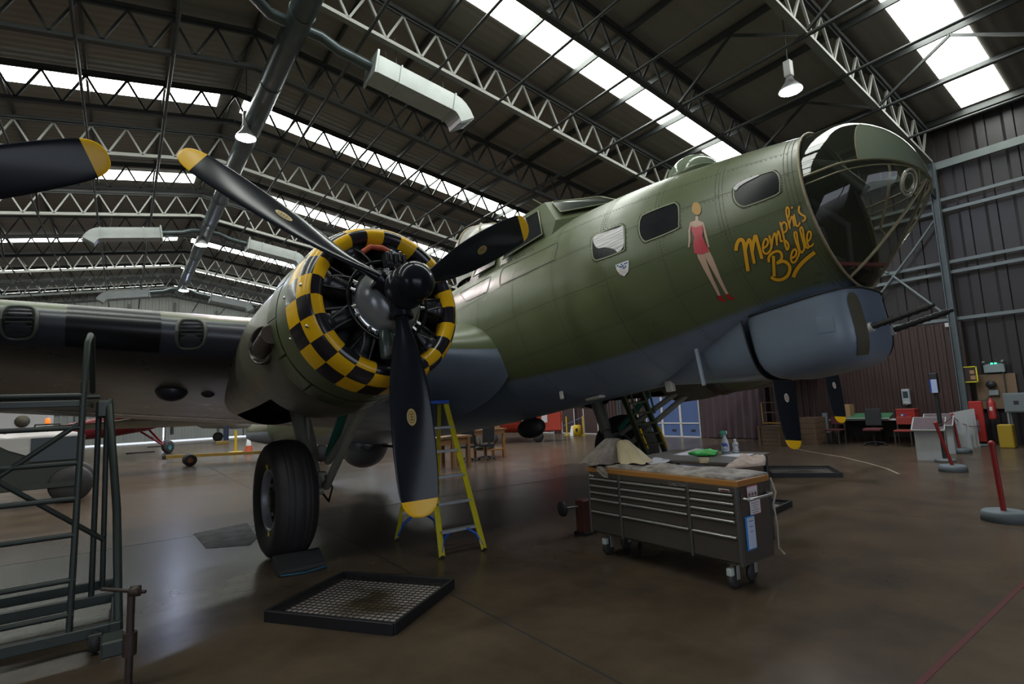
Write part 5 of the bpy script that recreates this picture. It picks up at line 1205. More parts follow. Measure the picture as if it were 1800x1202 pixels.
# --- green access stand in the left foreground -------------------------------------------------------------
M_gs = mat('stand_green_paint', (.045, .058, .052), .42, .1, (.03, .038, .034), 5, 1)
st = thing('access_stand', 'dark green tubular maintenance stand filling the left foreground', 'work stand', (-.28, 5.4, 0))
tb('hand_rail_post', [(0, 0, .16), (.01, .0, 1.0), (.02, 0, 1.9), (.03, .02, 2.36), (.045, .06, 2.43), (.05, .14, 2.42), (.05, .3, 2.30), (.05, .7, 2.0)], .022, M_gs, st, 12)
tb('hand_rail_post', [(-.72, 0, 1.2), (-.66, 0, 1.85), (-.55, .02, 2.1), (-.52, .3, 2.1)], .022, M_gs, st, 12)
for z in (1.94, 1.69, 1.42, 1.15, .88, .55, .30): tb('rail', [(-1.9, 0, z+.0), (.02, 0, z)], .02, M_gs, st, 10)
tb('rail', [(-1.9, .9, 1.96), (.1, .9, 1.96)], .02, M_gs, st, 10)
for a_, b_ in (((-.95, .0, .95), (.0, .0, 1.72)), ((-.95, .0, 1.75), (.18, .35, .75)), ((-1.9, 0, .3), (-.95, 0, 1.0))): tb('diagonal_brace', [a_, b_], .02, M_gs, st, 10)
tb('post', [(.10, .75, .2), (.10, .72, 1.9)], .022, M_gs, st, 10); tb('post', [(.17, 1.1, .2), (.15, 1.05, 1.9)], .022, M_gs, st, 10); tb('slanted_leg', [(.30, -.05, .12), (.26, .2, 1.0), (.17, .65, 1.92)], .03, M_gs, st, 10)
bxo('post_head', (.14, .85, 1.84), (.12, .5, .16), M_gs, st, .02)
bxo('platform', (-.9, .55, 1.88), (1.9, 1.0, .05), M_gs, st, .005)
for y, z in ((0, .14), (.75, .18), (1.2, .2)): bxo('base_beam', (-.8, y, z), (2.2, .07, .08), M_gs, st, .006)
bxo('base_beam', (.28, .55, .16), (.07, 1.3, .08), M_gs, st, .006)
for x, y in ((.16, -.06), (.27, 1.2)):
    cs = bxo('caster_bracket', (x, y, .11), (.09, .11, .08), M_gs, st, .006); MB().lathe([(0, -.03), (.07, -.03), (.08, 0), (.07, .03), (0, .03)], 20, M=rotM((x, y-.0, .08), (0, 1, 0), (0, 0, 1), (1, 0, 0))).build('caster_wheel', M_tyre, cs)
jx, jy = gz(225, 1215)[:2]; j0 = V(jx+.28, jy-5.4, 0)
M_jk = mat('jack_rust', (.075, .055, .045), .5, .4, (.05, .035, .03), 9, 1)
tb('screw_jack', [j0+V(0, 0, .02), j0+V(.0, .0, .62)], .022, M_jk, st, 10); tb('jack_sleeve', [j0+V(0, 0, .22), j0+V(0, 0, .36)], .04, M_jk, st, 12); tb('jack_handle', [j0+V(-.16, .02, .66), j0+V(.05, 0, .60), j0+V(.075, -.02, .60)], .012, M_jk, st, 8)
MB().lathe([(0, -.03), (.035, -.03), (.035, .03), (0, .03)], 12, M=rotM(j0+V(.02, 0, .61), *frame_to((1, -.2, 0)))).build('jack_knob', M_jk, st); bxo('jack_foot', j0+V(0, 0, .012), (.12, .12, .024), M_jk, st, .006); bxo('jack_bracket', j0+V(-.09, .1, .28), (.12, .2, .1), M_gs, st, .01)
# ================================================================ BACKGROUND THINGS
M_card = mat('cardboard', (.32, .20, .09), .75, 0, (.27, .165, .075), 6, 1)
M_bench = mat('bench_brown_wood', (.20, .095, .03), .55, 0, (.14, .065, .022), 5, 1)
M_redp = mat('red_paint', (.33, .025, .02), .4); M_blkf = mat('black_fabric', (.014, .014, .016), .8)
# -- right wall: doors, curtain, crates, desk -----------------------------------------------------
XW = WR-0.36
M_blue = mat('blue_door_panel', (.075, .12, .26), .45, 0, (.06, .10, .22), 3, 1); M_wfr = mat('white_frame', (.5, .48, .45), .45)
for i, (y0, y1) in enumerate(((13.35, 14.25), (14.3, 15.2), (15.25, 16.1))):
    d = struct(bxo('door_%d' % (7+i), (XW-.02, (y0+y1)/2, .95), (.04, y1-y0, 1.9), M_blue, None))
    for z in (.02, .58, 1.92): bxo('door_rail', (XW-.05, (y0+y1)/2, z), (.03, y1-y0, .05), M_wfr, d)
    for y in (y0, y1): bxo('door_stile', (XW-.05, y, .96), (.03, .05, 1.92), M_wfr, d)
    bxo('door_vent', (XW-.05, (y0+y1)/2-.1, .28), (.02, .2, .09), M_mblk, d, .005)
for y in (16.6, 19.2, 20.9, 22.6):
    d = struct(bxo('door_%d' % (10+int(y*10) % 7), (XW-.02, y+.5, .95), (.03, 1.0, 1.9), M_brown, None))
    for z in (.04, 1.9): bxo('door_rail', (XW-.045, y+.5, z), (.03, 1.0, .05), M_wfr, d)
    for q in (0, 1): bxo('door_stile', (XW-.045, y+q, .97), (.03, .05, 1.9), M_wfr, d)
mb = MB(); vv = []
for i in range(61):
    y = 10.45+2.75*i/60
    for z in (.03, .7, 1.4, 2.25): vv.append((XW-.16+.05*math.sin(i*.9+z*.5)*(1.2-z*.3)+.02*math.sin(i*2.3), y, z))
mb.add(vv, [(4*i+j, 4*i+j+1, 4*i+j+5, 4*i+j+4) for i in range(60) for j in range(3)], 0, True)
cu_ = mb.build('plastic_curtain', mat('curtain_plum_sheet', (.075, .048, .055), .3, 0, (.06, .04, .045), 3, 1)); tag(cu_, 'dark plum plastic sheet curtain hanging by the blue doors', 'curtain')
M_crate = mat('weathered_crate_wood', (.14, .085, .045), .7, 0, (.085, .052, .028), 4, 1, stretch=(1, 1, 4))
def crate(u0, u1, v, xw, hgt, label, nb=5):
    a_, b_ = gz(u0, v), gz(u1, v); y0, y1 = b_.y, a_.y; x = min(a_.x, b_.x); t = thing('wooden_crate', label, 'crate', (x+.0, y0, 0), 0, 'wooden crates by the brown wall')
    for k in range(nb):
        bxo('plank', (.02, (y1-y0)/2, hgt*(k+.5)/nb), (.03, y1-y0, hgt/nb-.008), M_crate, t); bxo('plank', (xw/2, .02, hgt*(k+.5)/nb), (xw, .03, hgt/nb-.008), M_crate, t)
    bxo('crate_core', (xw/2+.02, (y1-y0)/2+.02, hgt/2), (xw-.05, y1-y0-.06, hgt-.01), M_crate, t)
    for y in (.05, y1-y0-.05): bxo('batten', (-.005, y, hgt/2), (.03, .08, hgt), M_crate, t)
    return t
crate(1334, 1384, 782, .7, .62, 'low dark wooden crate left of the far propeller blade'); crate(1404, 1444, 781, .7, .85, 'taller weathered wooden crate right of the far propeller blade')
p = gz(1360, 748, .62); sh = thing('shelf_frame', 'small yellow edged shelf frame standing on the low crate', 'shelf', (17.9, 9.55, .62))
for y in (-.45, .45): bxo('upright', (0, y, .38), (.04, .04, .76), mat('shelf_ochre', (.35, .20, .03), .5), sh)
for z in (.04, .40, .74): bxo('shelf_board', (.15, 0, z), (.34, .94, .03), M_crate if z > .1 else mat('shelf_ochre', (.35, .20, .03), .5), sh)
for u, v, h_, lb in ((1450, 778, .95, 'grey metal plate leaning by the taller crate'),):
    q = gz(u, v); tag(bxo('metal_plate', (q.x+.2, q.y, h_/2), (.06, .14, h_), mat('plate_grey_blue', (.16, .19, .20), .5), None, .005), lb, 'plate')
q = gz(1459, 779); t = thing('step_stool', 'low grey step stool beside the leaning metal plate', 'stool', (q.x, q.y, 0)); bxo('stool_top', (.1, 0, .36), (.4, .42, .04), mat('stool_grey', (.13, .13, .125), .5), t)
for x in (-.05, .25):
    for y in (-.17, .17): bxo('leg', (x, y, .17), (.03, .03, .34), mat('stool_grey', (.13, .13, .125), .5), t)
dk = thing('desk', 'long white edged desk along the brown wall', 'desk', (18.35, 5.55, 0))
bxo('desk_top', (.3, 1.25, .735), (.66, 2.5, .03), mat('desk_white', (.42, .41, .40), .45), dk, .004)
for y in (.08, 1.25, 2.42):
    for x in (.06, .54): bxo('leg', (x, y, .36), (.04, .04, .72), M_mblk, dk)
bxo('desk_back_panel', (.57, 1.25, .45), (.02, 2.4, .5), M_mblk, dk)
t = tag(bxo('cardboard_box', (18.62, 7.62, .98), (.34, .34, .46), M_card, None, .004), 'cardboard box at the far end of the wall desk', 'box')
t = thing('display_board', 'green baize model board lying on the desk', 'board', (18.55, 6.95, .755)); MB().box((0, 0, 0.09), (.5, 1.15, .02), 0, Matrix.Rotation(R(-18), 4, 'Y')).build('baize', mat('green_baize', (.03, .11, .05), .8), t); bxo('board_frame', (-.24, 0, .02), (.03, 1.2, .04), mat('desk_white', (.42, .41, .40), .45), t); bxo('board_foot', (.2, 0, .08), (.04, 1.0, .16), mat('desk_white', (.42, .41, .40), .45), t)
t = tag(MB().prism([(0, 0), (.25, .04), (.28, .4), (.03, .42)], 0, .01).build('paper_sheet', M_paper, None, loc=(18.33, 7.1, .76)), 'white papers on the desk front before the green board', 'paper')
t = thing('red_crate', 'red plastic crate with white label on the desk', 'crate', (18.52, 5.95, .751))
bxo('crate_body', (0, 0, .14), (.34, .46, .26), M_redp, t, .015, 2); bxo('crate_lid', (0, 0, .28), (.37, .49, .03), M_redp, t, .01); bxo('crate_label', (-.175, .06, .13), (.006, .12, .08), mat('print_purple', (.10, .05, .16), .5), t); bxo('crate_tag', (-.178, .08, .12), (.004, .05, .05), M_wfr, t)
def office_chair(x, y, rz, label, col=M_blkf, seatc=None, arms=False, group=None):
    t = thing('office_chair', label, 'chair', (x, y, 0), rz, group)
    bxo('seat', (0, 0, .47), (.46, .46, .08), seatc or col, t, .03, 3)
    MB().box((0, 0, 0), (.42, .06, .52), 0, rotM((0, .23, .82), (1, 0, 0), (0, math.cos(.12), -math.sin(.12)), (0, math.sin(.12), math.cos(.12)))).build('backrest', col, t, bevel=.05, seg=3)
    bxo('back_post', (0, .24, .56), (.06, .02, .3), M_mblk, t); tb('gas_column', [(0, 0, .1), (0, 0, .44)], .028, M_mblk, t)
    for k in range(5):
        a = k*2*PI/5; tb('base_arm', [(0, 0, .12), (.28*math.cos(a), .28*math.sin(a), .07)], .02, M_mblk, t, 6); MB().lathe([(0, -.02), (.03, -.02), (.03, .02), (0, .02)], 10, M=rotM((.28*math.cos(a), .28*math.sin(a), .03), (0, 1, 0), (0, 0, 1), (1, 0, 0))).build('caster', M_mblk, t)
    if arms:
        for s_ in (-1, 1): tb('armrest', [(s_*.26, .12, .47), (s_*.27, .16, .68), (s_*.27, -.12, .68), (s_*.26, -.1, .47)], .018, M_mblk, t, 8)
office_chair(18.05, 6.72, R(-80), 'black office swivel chair with dark red seat at the wall desk', M_blkf, mat('seat_maroon', (.10, .02, .022), .8))
def red_chair(x, y, rz, label, m, group):
    t = thing('side_chair', label, 'chair', (x, y, 0), rz, group); fm = mat('chair_frame_dark', (.05, .04, .03), .5)
    bxo('seat', (0, 0, .45), (.42, .42, .05), m, t, .015, 2); bxo('backrest', (0, .2, .72), (.40, .04, .22), m, t, .012, 2)
    for sx in (-1, 1):
        bxo('leg', (sx*.19, -.18, .22), (.03, .03, .44), fm, t); bxo('leg', (sx*.19, .2, .42), (.03, .03, .84), fm, t)
red_chair(18.0, 5.92, R(-85), 'bright red backed chair tucked at the near desk end', mat('chair_red', (.26, .03, .022), .6), 'chairs at the wall desk'); red_chair(18.0, 7.75, R(-95), 'dark maroon chair at the far desk end', mat('seat_maroon', (.10, .02, .022), .8), 'chairs at the wall desk')
# wall fittings
q = gx(1593, 697, XW-.06); t = thing('wall_phone', 'grey wall telephone on the brown cladding above the desk', 'telephone', q); bxo('phone_case', (0, 0, 0), (.09, .20, .46), mat('phone_grey', (.30, .33, .34), .4), t, .01); bxo('phone_screen', (-.047, 0, .06), (.006, .13, .2), mat('screen_dark', (.03, .05, .06), .3), t); MB().lathe([(.03, 0), (.05, .01), (.03, .02)], 16, M=rotM((-.05, 0, -.2), (0, 1, 0), (0, 0, 1), (-1, 0, 0))).build('phone_dial', M_wfr, t)
q = gx(1705, 658, XW-.04); t = thing('yellow_frame_sign', 'yellow bordered notice frame at the end of the cladding', 'sign', q)
for c_, d_ in (((0, 0, .21), (.02, .32, .03)), ((0, 0, -.21), (.02, .32, .03)), ((0, .15, 0), (.02, .03, .45)), ((0, -.15, 0), (.02, .03, .45))): bxo('frame_bar', c_, d_, mat('sign_yellow', (.55, .5, .01), .5), t)
bxo('notice_back', (.012, 0, 0), (.005, .3, .42), M_brown, t); bxo('notice_card', (0, -.05, .06), (.01, .1, .1), M_card, t); bxo('notice_card', (0, -.06, -.09), (.01, .11, .11), M_card, t)
q = gx(1666, 571, XW-.05); tag(bxo('junction_box', q, (.08, .12, .12), M_wfr, None, .006), 'small white junction box under the girt by the column', 'box')
q = gx(1748, 647, WR-.12); t = thing('emergency_light', 'twin head emergency light with green glow on the dark wall', 'light', q); bxo('light_case', (0, 0, 0), (.12, .44, .24), mat('case_grey', (.20, .24, .24), .45), t, .01)
for y in (-.2, .2): MB().lathe([(.0, 0), (.05, 0), (.03, .07), (0, .08)], 14, M=rotM((-.04, y, .17), (0, 1, 0), (0, 0, 1), (-1, 0, 0))).build('lamp_head', mat('head_grey', (.16, .17, .17), .3), t)
for y in (.03, -.05): bxo('green_indicator', (-.065, y, .13), (.01, .05, .04), mat('indicator_green', (.05, .9, .4), .4, emit=3.0), t)
q = gx(1755, 705, WR-.1); t = tag(bxo('plywood_backboard', (WR-.1, q.y, 1.45), (.03, .85, .95), mat('plywood_brown', (.16, .10, .055), .7), None), 'plywood backboard behind the meters on the dark wall', 'board')
t = thing('fuse_board', 'grey fuse board with round black meter on the plywood', 'fuse board', (WR-.16, q.y, 1.42)); MB().lathe([(.0, 0), (.11, 0), (.11, .06), (0, .07)], 20, M=rotM((-.02, .08, .22), (0, 1, 0), (0, 0, 1), (-1, 0, 0))).build('meter_dial', M_mblk, t); bxo('fuse_case', (0, .05, 0), (.08, .2, .14), mat('case_grey', (.20, .24, .24), .45), t); tb('conduit', [(0, -.2, -.2), (0, -.2, .6)], .015, M_steel, t)
for yy, xx, lb in ((3.52, 18.9, 'grey steel cabinet on legs under the plywood board'), (2.72, 18.9, 'grey steel cabinet on legs cut by the right picture edge')):
    t = thing('electrical_cabinet', lb, 'cabinet', (xx, yy, 0), 0, 'electrical cabinets by the dark wall'); bxo('cabinet_body', (0, 0, 1.15), (.35, .66, .5), mat('case_grey2', (.135, .155, .16), .45), t, .008); bxo('cabinet_door', (-.18, 0, 1.15), (.02, .6, .44), mat('case_grey2', (.135, .155, .16), .45), t, .004); bxo('handle', (-.2, -.2, 1.15), (.02, .03, .1), M_mblk, t); bxo('warning_label', (-.192, .08, 1.15), (.004, .1, .1), M_mblk, t)
    for sy in (-.28, .28):
        for sx in (-.14, .14): bxo('leg', (sx, sy, .45), (.04, .04, .9), mat('leg_grey', (.15, .17, .17), .45), t)
q = gz(1727, 783); t = thing('extinguisher_stand', 'red fire point stand on a round grey base beside the column', 'fire point', (q.x-.1, q.y, 0)); MB().lathe([(0, 0), (.2, 0), (.19, .05), (0, .06)], 24).build('base', mat('base_grey', (.13, .15, .15), .6), t); bxo('red_panel', (0, 0, .66), (.1, .3, 1.1), M_redp, t, .02); bxo('panel_print', (-.055, .02, .55), (.004, .1, .3), mat('print_grey', (.2, .2, .22), .6), t)
t = thing('fire_extinguisher', 'red fire extinguisher hanging beside the fire point stand', 'extinguisher', (q.x-.05, q.y-.32, .72)); MB().lathe([(0, 0), (.085, 0), (.09, .02), (.09, .42), (.06, .5), (.025, .53), (.025, .57), (0, .58)], 20).build('cylinder', M_redp, t); bxo('valve', (0, 0, .6), (.06, .04, .05), M_mblk, t); tb('hose', [(0, .03, .6), (-.09, .08, .5), (-.1, .06, .15)], .012, M_mblk, t); bxo('extinguisher_label', (-.088, 0, .28), (.006, .06, .1), M_wfr, t); tb('hanger_bracket', [(0.05, 0, .5), (.05, .30, .5)], .012, M_mblk, t)
q = gz(1748, 766, 0); tag(bxo('yellow_bin', (18.6, 3.85, .3), (.3, .3, .6), mat('bin_yellow', (.30, .20, .01), .5), None, .02), 'dull yellow bin under the grey electrical cabinet', 'bin')
# display lecterns and leaning panels
M_lec = mat('lectern_white', (.36, .365, .35), .5, 0, (.31, .315, .30), 3, 1); M_lscr = mat('lectern_panel_print', (.05, .05, .065), .5, 0, (.12, .07, .07), 14, 1, spec=.2)
def lectern(u, v, s, label):
    q = gz(u, v); t = thing('display_lectern', label, 'lectern', (q.x, q.y, 0), R(8), 'white display lecterns')
    bxo('stand', (.10*s, 0, .46*s), (.30*s, .66*s, .92*s), M_lec, t, .004)
    MB().box((0, 0, 0), (.62*s, .74*s, .035), 0, rotM((.05, 0, .98*s), (math.cos(.55), 0, math.sin(.55)), (0, 1, 0), (-math.sin(.55), 0, math.cos(.55)))).build('sloping_top', M_lec, t, bevel=.004)
    MB().box((0, 0, .02), (.56*s, .68*s, .01), 0, rotM((.05, 0, .98*s), (math.cos(.55), 0, math.sin(.55)), (0, 1, 0), (-math.sin(.55), 0, math.cos(.55)))).build('printed_panel', M_lscr, t)
lectern(1640, 810, .84, 'nearest white display lectern with sloping dark printed top'); lectern(1656, 797, .84, 'second white display lectern behind the nearest one')
for k in range(4):
    q = gz((1682, 1692, 1700, 1706)[k], (794, 790, 787, 785)[k]); t = thing('leaning_panel', '%s of four white panels leaning by the wall end' % ['nearest', 'second', 'third', 'farthest'][k], 'panel', (q.x, q.y, 0), R(24), 'white leaning panels')
    MB().prism([(-.26, 0), (.20, 0), (.20, 1.02), (-.02, .98), (-.26, .72)], -.012, .012, 0, rotM((0, 0, 0), (0, -1, 0), (0, 0, 1), (-1, 0, 0)) @ Matrix.Rotation(R(-4), 4, 'X')).build('board', M_lec, t); bxo('foot', (.06, 0, .02), (.2, .42, .04), M_lec, t)
# black pole with blue and white sign
q = gz(1662, 811); t = thing('sign_pole', 'tall black pole with a blue and white sign on a grey base', 'sign', (q.x, q.y, 0)); MB().lathe([(0, 0), (.2, 0), (.18, .06), (0, .07)], 24).build('base', mat('base_grey', (.13, .15, .15), .6), t); tb('pole', [(0, 0, .05), (-.02, 0, 1.95)], .045, M_mblk, t, 12); bxo('pole_head', (-.02, 0, 1.75), (.14, .14, .44), M_mblk, t, .01); bxo('sign_face', (-.095, -.01, 1.68), (.006, .11, .3), mat('sign_pale_blue', (.38, .46, .62), .4), t); bxo('sign_edge', (-.094, .06, 1.68), (.006, .03, .3), mat('sign_deep_blue', (.02, .06, .3), .4), t)
# barrier posts
M_base = mat('concrete_base', (.13, .155, .165), .7, 0, (.10, .12, .13), 6, 1); M_bpost = mat('barrier_red', (.28, .018, .015), .45)
tops = []
for u, v, lean, lb in ((1772, 919, (-.10, 0), 'red barrier post on a grey concrete disc nearest the viewer at right'), (1678, 830, (-.22, .12), 'leaning red barrier post beside the white lectern'), (1690, 797, (-.05, .05), 'red barrier post before the white leaning panels')):
    q = gz(u, v); s_ = .95
    t = thing('barrier_post', lb, 'barrier post', (q.x+.12, q.y+.05, 0), 0, 'red barrier posts'); MB().lathe([(0, 0), (.235, 0), (.22, .11), (.2, .125), (0, .125)], 28).build('concrete_base', M_base, t); tb('post', [(0, 0, .1), (lean[0], lean[1], s_)], .03, M_bpost, t, 12); MB().lathe([(.035, 0), (.04, .02), (.02, .045), (0, .05)], 12, M=rotM((lean[0], lean[1], s_-.01), (1, 0, 0), (0, 1, 0), (0, 0, 1))).build('post_cap', M_bpost, t)
    tops.append(V(q.x+.12+lean[0], q.y+.05+lean[1], s_-.04))
def rope(a, b, sag, label, m=mat('barrier_rope', (.10, .025, .025), .7)):
    tag(tb('barrier_rope', [a.lerp(b, k/12)+V(0, 0, -sag*4*(k/12)*(1-k/12)) for k in range(13)], .009, m, None, 6), label, 'rope')
rope(tops[1], tops[2], .05, 'short dark rope between the leaning post and its neighbour'); rope(tops[2], V(WR-.55, 4.45, .55), .12, 'sagging dark rope before the white leaning panels')
# -- green mobile steps under the nose ---------------------------------------------------------------
M_grn = mat('stairs_green', (.05, .06, .03), .5, 0, (.035, .042, .022), 5, 1); M_hz = mat('hazard_yellow', (.6, .36, .01), .5)
def SP(u, v, y): q = gy(u, v, y); return q
s0 = SP(1176, 806, 6.05); t = thing('mobile_steps', 'green mobile access steps with yellow marked rails under the fuselage', 'steps', (s0.x, 6.05, 0)); o_ = V(s0.x, 6.05, 0)
for y, nm in ((6.05, (1093, 690, 1140, 808)), (6.05, (1125, 684, 1174, 806))):
    a_, b_ = SP(nm[0], nm[1], y), SP(nm[2], nm[3], y); d_ = (b_-a_); b2 = b_+d_*((b_.z-.03)/-d_.z)
    MB().bar(a_-o_, b2-o_, .05, .09, up=(0, 1, 0)).build('stringer', M_grn, t)
    h0, h1 = a_.lerp(b_, .55)+V(.02, -.03, .02), a_.lerp(b_, .85)+V(.02, -.03, .02); MB().bar(h0-o_, h1-o_, .03, .07, up=(0, 1, 0)).build('yellow_sleeve', M_hz, t)
    a3, b3_ = SP(nm[0]+14, nm[1]-4, y), SP(nm[0]+26, nm[1]+42, y); tb('hand_rail', [a3-o_, b3_-o_], .018, M_grn, t)
for k in range(9):
    f = .02+k*.15; a_, b_ = SP(1093, 690, 6.05), SP(1140, 808, 6.05); c_, d_ = SP(1125, 684, 6.05), SP(1174, 806, 6.05); p_ = a_+(b_-a_)*f; q_ = c_+(d_-c_)*f
    if p_.z > .1: MB().bar(p_-o_, q_-o_, .16, .025).build('tread', M_grn, t)
for (u0, v0, u1, v1) in ((1113, 745, 1128, 800), (1150, 735, 1118, 800)):
    a_, b_ = SP(u0, v0, 6.5), SP(u1, v1, 6.5); d_ = b_-a_; b_ = b_+d_*((b_.z-.03)/-d_.z); tb('rear_leg', [a_-o_, b_-o_], .025, M_grn, t)
MB().bar(V(-.75, 0, .05), V(.15, 0, .05), .06, .06).build('base_rail', M_grn, t); MB().bar(V(-.75, .5, .05), V(.15, .5, .05), .06, .06).build('base_rail', M_grn, t)
# -- wooden workbench with two swivel chairs, far centre --------------------------------------------------
wt = thing('wooden_workbench', 'brown wooden workbench with clutter under the belly in the distance', 'workbench', (8.3, 14.85, 0), R(-4))
bxo('bench_top', (1.0, .4, .90), (2.1, .9, .05), M_bench, wt); bxo('bench_drawer_front', (1.0, -.02, .82), (1.9, .03, .12), M_bench, wt)
for x in (.05, 1.25, 1.95):
    for y in (.03, .77): bxo('leg', (x, y, .44), (.08, .08, .88), mat('bench_leg_orange', (.30, .13, .03), .5, 0, (.2, .09, .025), 4, 1), wt)
bxo('lower_shelf', (1.6, .4, .25), (.75, .8, .04), mat('bench_leg_orange', (.30, .13, .03), .5), wt)
tag(bxo('cardboard_box', (10.02, 15.1, 1.05), (.42, .4, .25), M_card, None, .004), 'cardboard box on the right end of the wooden workbench', 'box')
c = cloth('crumpled_cloth', dens([(9.25, 14.9), (9.7, 14.85), (9.7, 15.2), (9.3, 15.25)], 4), .925, .22, mat('cloth_orange_white', (.5, .3, .2), .8, 0, (.5, .42, .38), 6, 1), 3, 6, scale=12); tag(c, 'orange and white crumpled cloth on the wooden workbench', 'cloth')
c = cloth('crumpled_cloth', dens([(8.5, 14.9), (8.95, 14.85), (8.95, 15.2), (8.55, 15.25)], 4), .925, .14, mat('cloth_pale_pink', (.52, .42, .42), .8), 4, 6, scale=12); tag(c, 'pale crumpled cloth at the left of the wooden workbench', 'cloth')
tag(MB().tube([(10.1, 15.2, .30), (9.9, 15.5, .32), (9.6, 15.45, .30), (9.5, 15.2, .31), (9.7, 14.95, .30), (10.0, 15.0, .32), (10.1, 15.2, .34)], .04, 8).build('coiled_hose', mat('hose_green_black', (.02, .04, .03), .6)), 'coiled dark hose on the workbench shelf', 'hose')
office_chair(8.66, 14.5, R(165), 'left black swivel chair at the wooden workbench', group='swivel chairs at the workbench'); office_chair(9.32, 14.42, R(175), 'right black swivel chair with armrests at the wooden workbench', arms=True, group='swivel chairs at the workbench')
b2 = thing('side_bench', 'dark brown side bench seen through the step ladder', 'bench', (6.9, 13.2, 0)); bxo('bench_top', (.5, .3, .86), (1.3, .7, .06), M_bench, b2); bxo('bench_front', (.5, 0, .75), (1.2, .04, .18), M_bench, b2)
for x in (-.05, .55, 1.05):
    for y in (.0, .6): bxo('leg', (x, y, .42), (.09, .09, .84), M_bench, b2)
# -- red and white aircraft far right ---------------------------------------------------------------------
M_orw = mat('aircraft_red', (.42, .045, .02), .35, 0, (.36, .035, .018), 3, 1); M_wht = mat('aircraft_white', (.55, .55, .54), .35)
q = gy(905, 748, 19.5)
fa = thing('red_white_aircraft', 'red and white small aircraft parked beyond the belly', 'aircraft', (q.x, 19.5, 0), R(-36))
rr = []
for x, z, ry, rz_ in ((-3.6, 1.05, .05, .08), (-2.8, 1.08, .35, .4), (-1.6, 1.12, .55, .62), (0, 1.15, .62, .72), (1.3, 1.12, .55, .62), (2.1, 1.1, .3, .35)): rr.append([V(x, ry*math.cos(k*PI/12), z+rz_*math.sin(k*PI/12)) for k in range(24)])
mb = MB()
for i in range(len(rr)-1):
    for k in range(24):
        up = 0 < k < 11; mb.add([rr[i][k], rr[i][(k+1) % 24], rr[i+1][(k+1) % 24], rr[i+1][k]], [(0, 1, 2, 3)], 1 if (up and 2 <= k <= 9) else 0, True)
mb.build('fuselage', [M_orw, M_wht], fa); bxo('red_cover_box', (1.6, -.3, 1.1), (.9, .7, 1.3), M_orw, fa, .05); bxo('white_patch', (1.3, -.66, 1.05), (.25, .03, .4), M_wht, fa)

for x in (-1.5, .2): bxo('registration_panel', (x, -.61, 1.12), (.9, .05, .34), M_wht, fa)
text_mesh('registration_lettering', 'GY', .38, M_mblk, fa, rotM((-1.3, -.65, 1.12), (1, 0, 0), (0, 0, 1), (0, -1, 0)), .01)
for x in (-1.0, 1.0):
    tb('gear_leg', [(x, -.2, .7), (x, -.45, .25)], .05, M_wht, fa); MB().lathe([(0, -.07), (.2, -.07), (.24, 0), (.2, .07), (0, .07)], 20, M=rotM((x, -.5, .24), (1, 0, 0), (0, 0, 1), (0, -1, 0))).build('wheel', M_tyre, fa)
bxo('wing', (-.2, 1.6, .85), (1.5, 3.4, .14), M_orw, fa, .05); bxo('fuselage_stripe', (-1.2, -.57, 1.02), (2.2, .06, .05), mat('stripe_lilac', (.5, .45, .55), .4), fa)
# yellow stanchions, bin
for u, lb in ((997, 'left yellow stanchion before the brown doors'), (1026, 'right yellow stanchion beside the yellow bin')):
    q = gz(u, 765); t = thing('stanchion', lb, 'stanchion', (q.x, q.y, 0), 0, 'yellow stanchions'); MB().lathe([(0, 0), (.15, 0), (.14, .03), (0, .04)], 20).build('base', mat('stanchion_yellow', (.55, .36, .01), .45), t); tb('post', [(0, 0, .03), (0, 0, .95)], .035, mat('stanchion_yellow', (.55, .36, .01), .45), t)
a_, b_ = gz(997, 765)+V(0, 0, .55), gz(1026, 765)+V(0, 0, .9); tag(tb('tape_line', [a_+V(-.4, .9, -.4), a_, b_], .015, mat('tape_blue', (.08, .14, .3), .5), None, 6), 'blue tape stretched to the right yellow stanchion', 'tape')
q = gz(1015, 766); t = thing('yellow_drum', 'small yellow drum between the yellow stanchions', 'drum', (q.x, q.y, 0)); MB().lathe([(0, 0), (.2, 0), (.2, .5), (.17, .53), (0, .53)], 20).build('drum_body', mat('stanchion_yellow', (.55, .36, .01), .45), t); bxo('drum_label', (-.15, -.13, .3), (.08, .08, .15), M_mblk, t)
q = gz(1006, 766); tag(MB().box((0, 0, .25), (.03, .35, .5), 0, Matrix.Rotation(R(15), 4, 'Y')).build('white_board', M_wht, None, loc=(q.x, q.y, 0)), 'white board leaning on the yellow drum', 'board')
# -- left background -------------------------------------------------------------------------------------------
tk = thing('ground_tractor', 'grey green vehicle box with chequer wheel behind the work stand', 'vehicle', (-3.2, 15.6, 0))
M_tk = mat('vehicle_grey_green', (.036, .043, .034), .5, 0, (.026, .032, .026), 3, 1)
MB().prism([(-1.2, .35), (2.0, .35), (2.45, .8), (2.45, 1.45), (-1.2, 1.45)], 0, 1.6, 0, rotM((0, 1.6, 0), (1, 0, 0), (0, 0, 1), (0, -1, 0))).build('body', M_tk, tk, bevel=.02)
bxo('rear_panel', (2.0, -.02, 1.2), (.8, .04, .5), mat('panel_blue_grey', (.05, .062, .075), .5), tk); bxo('bumper', (2.0, -.05, .42), (1.0, .1, .1), M_tk, tk)
for x in (-.4, 1.75):
    for y in (.05, 1.45): MB().lathe([(.15, -.12), (.36, -.12), (.40, -.06), (.40, .06), (.36, .12), (.15, .12), (0, .12)], 24, M=rotM((x+.55, y, .40), (1, 0, 0), (0, 0, 1), (0, -1, 0))).build('wheel', M_tyre, tk)
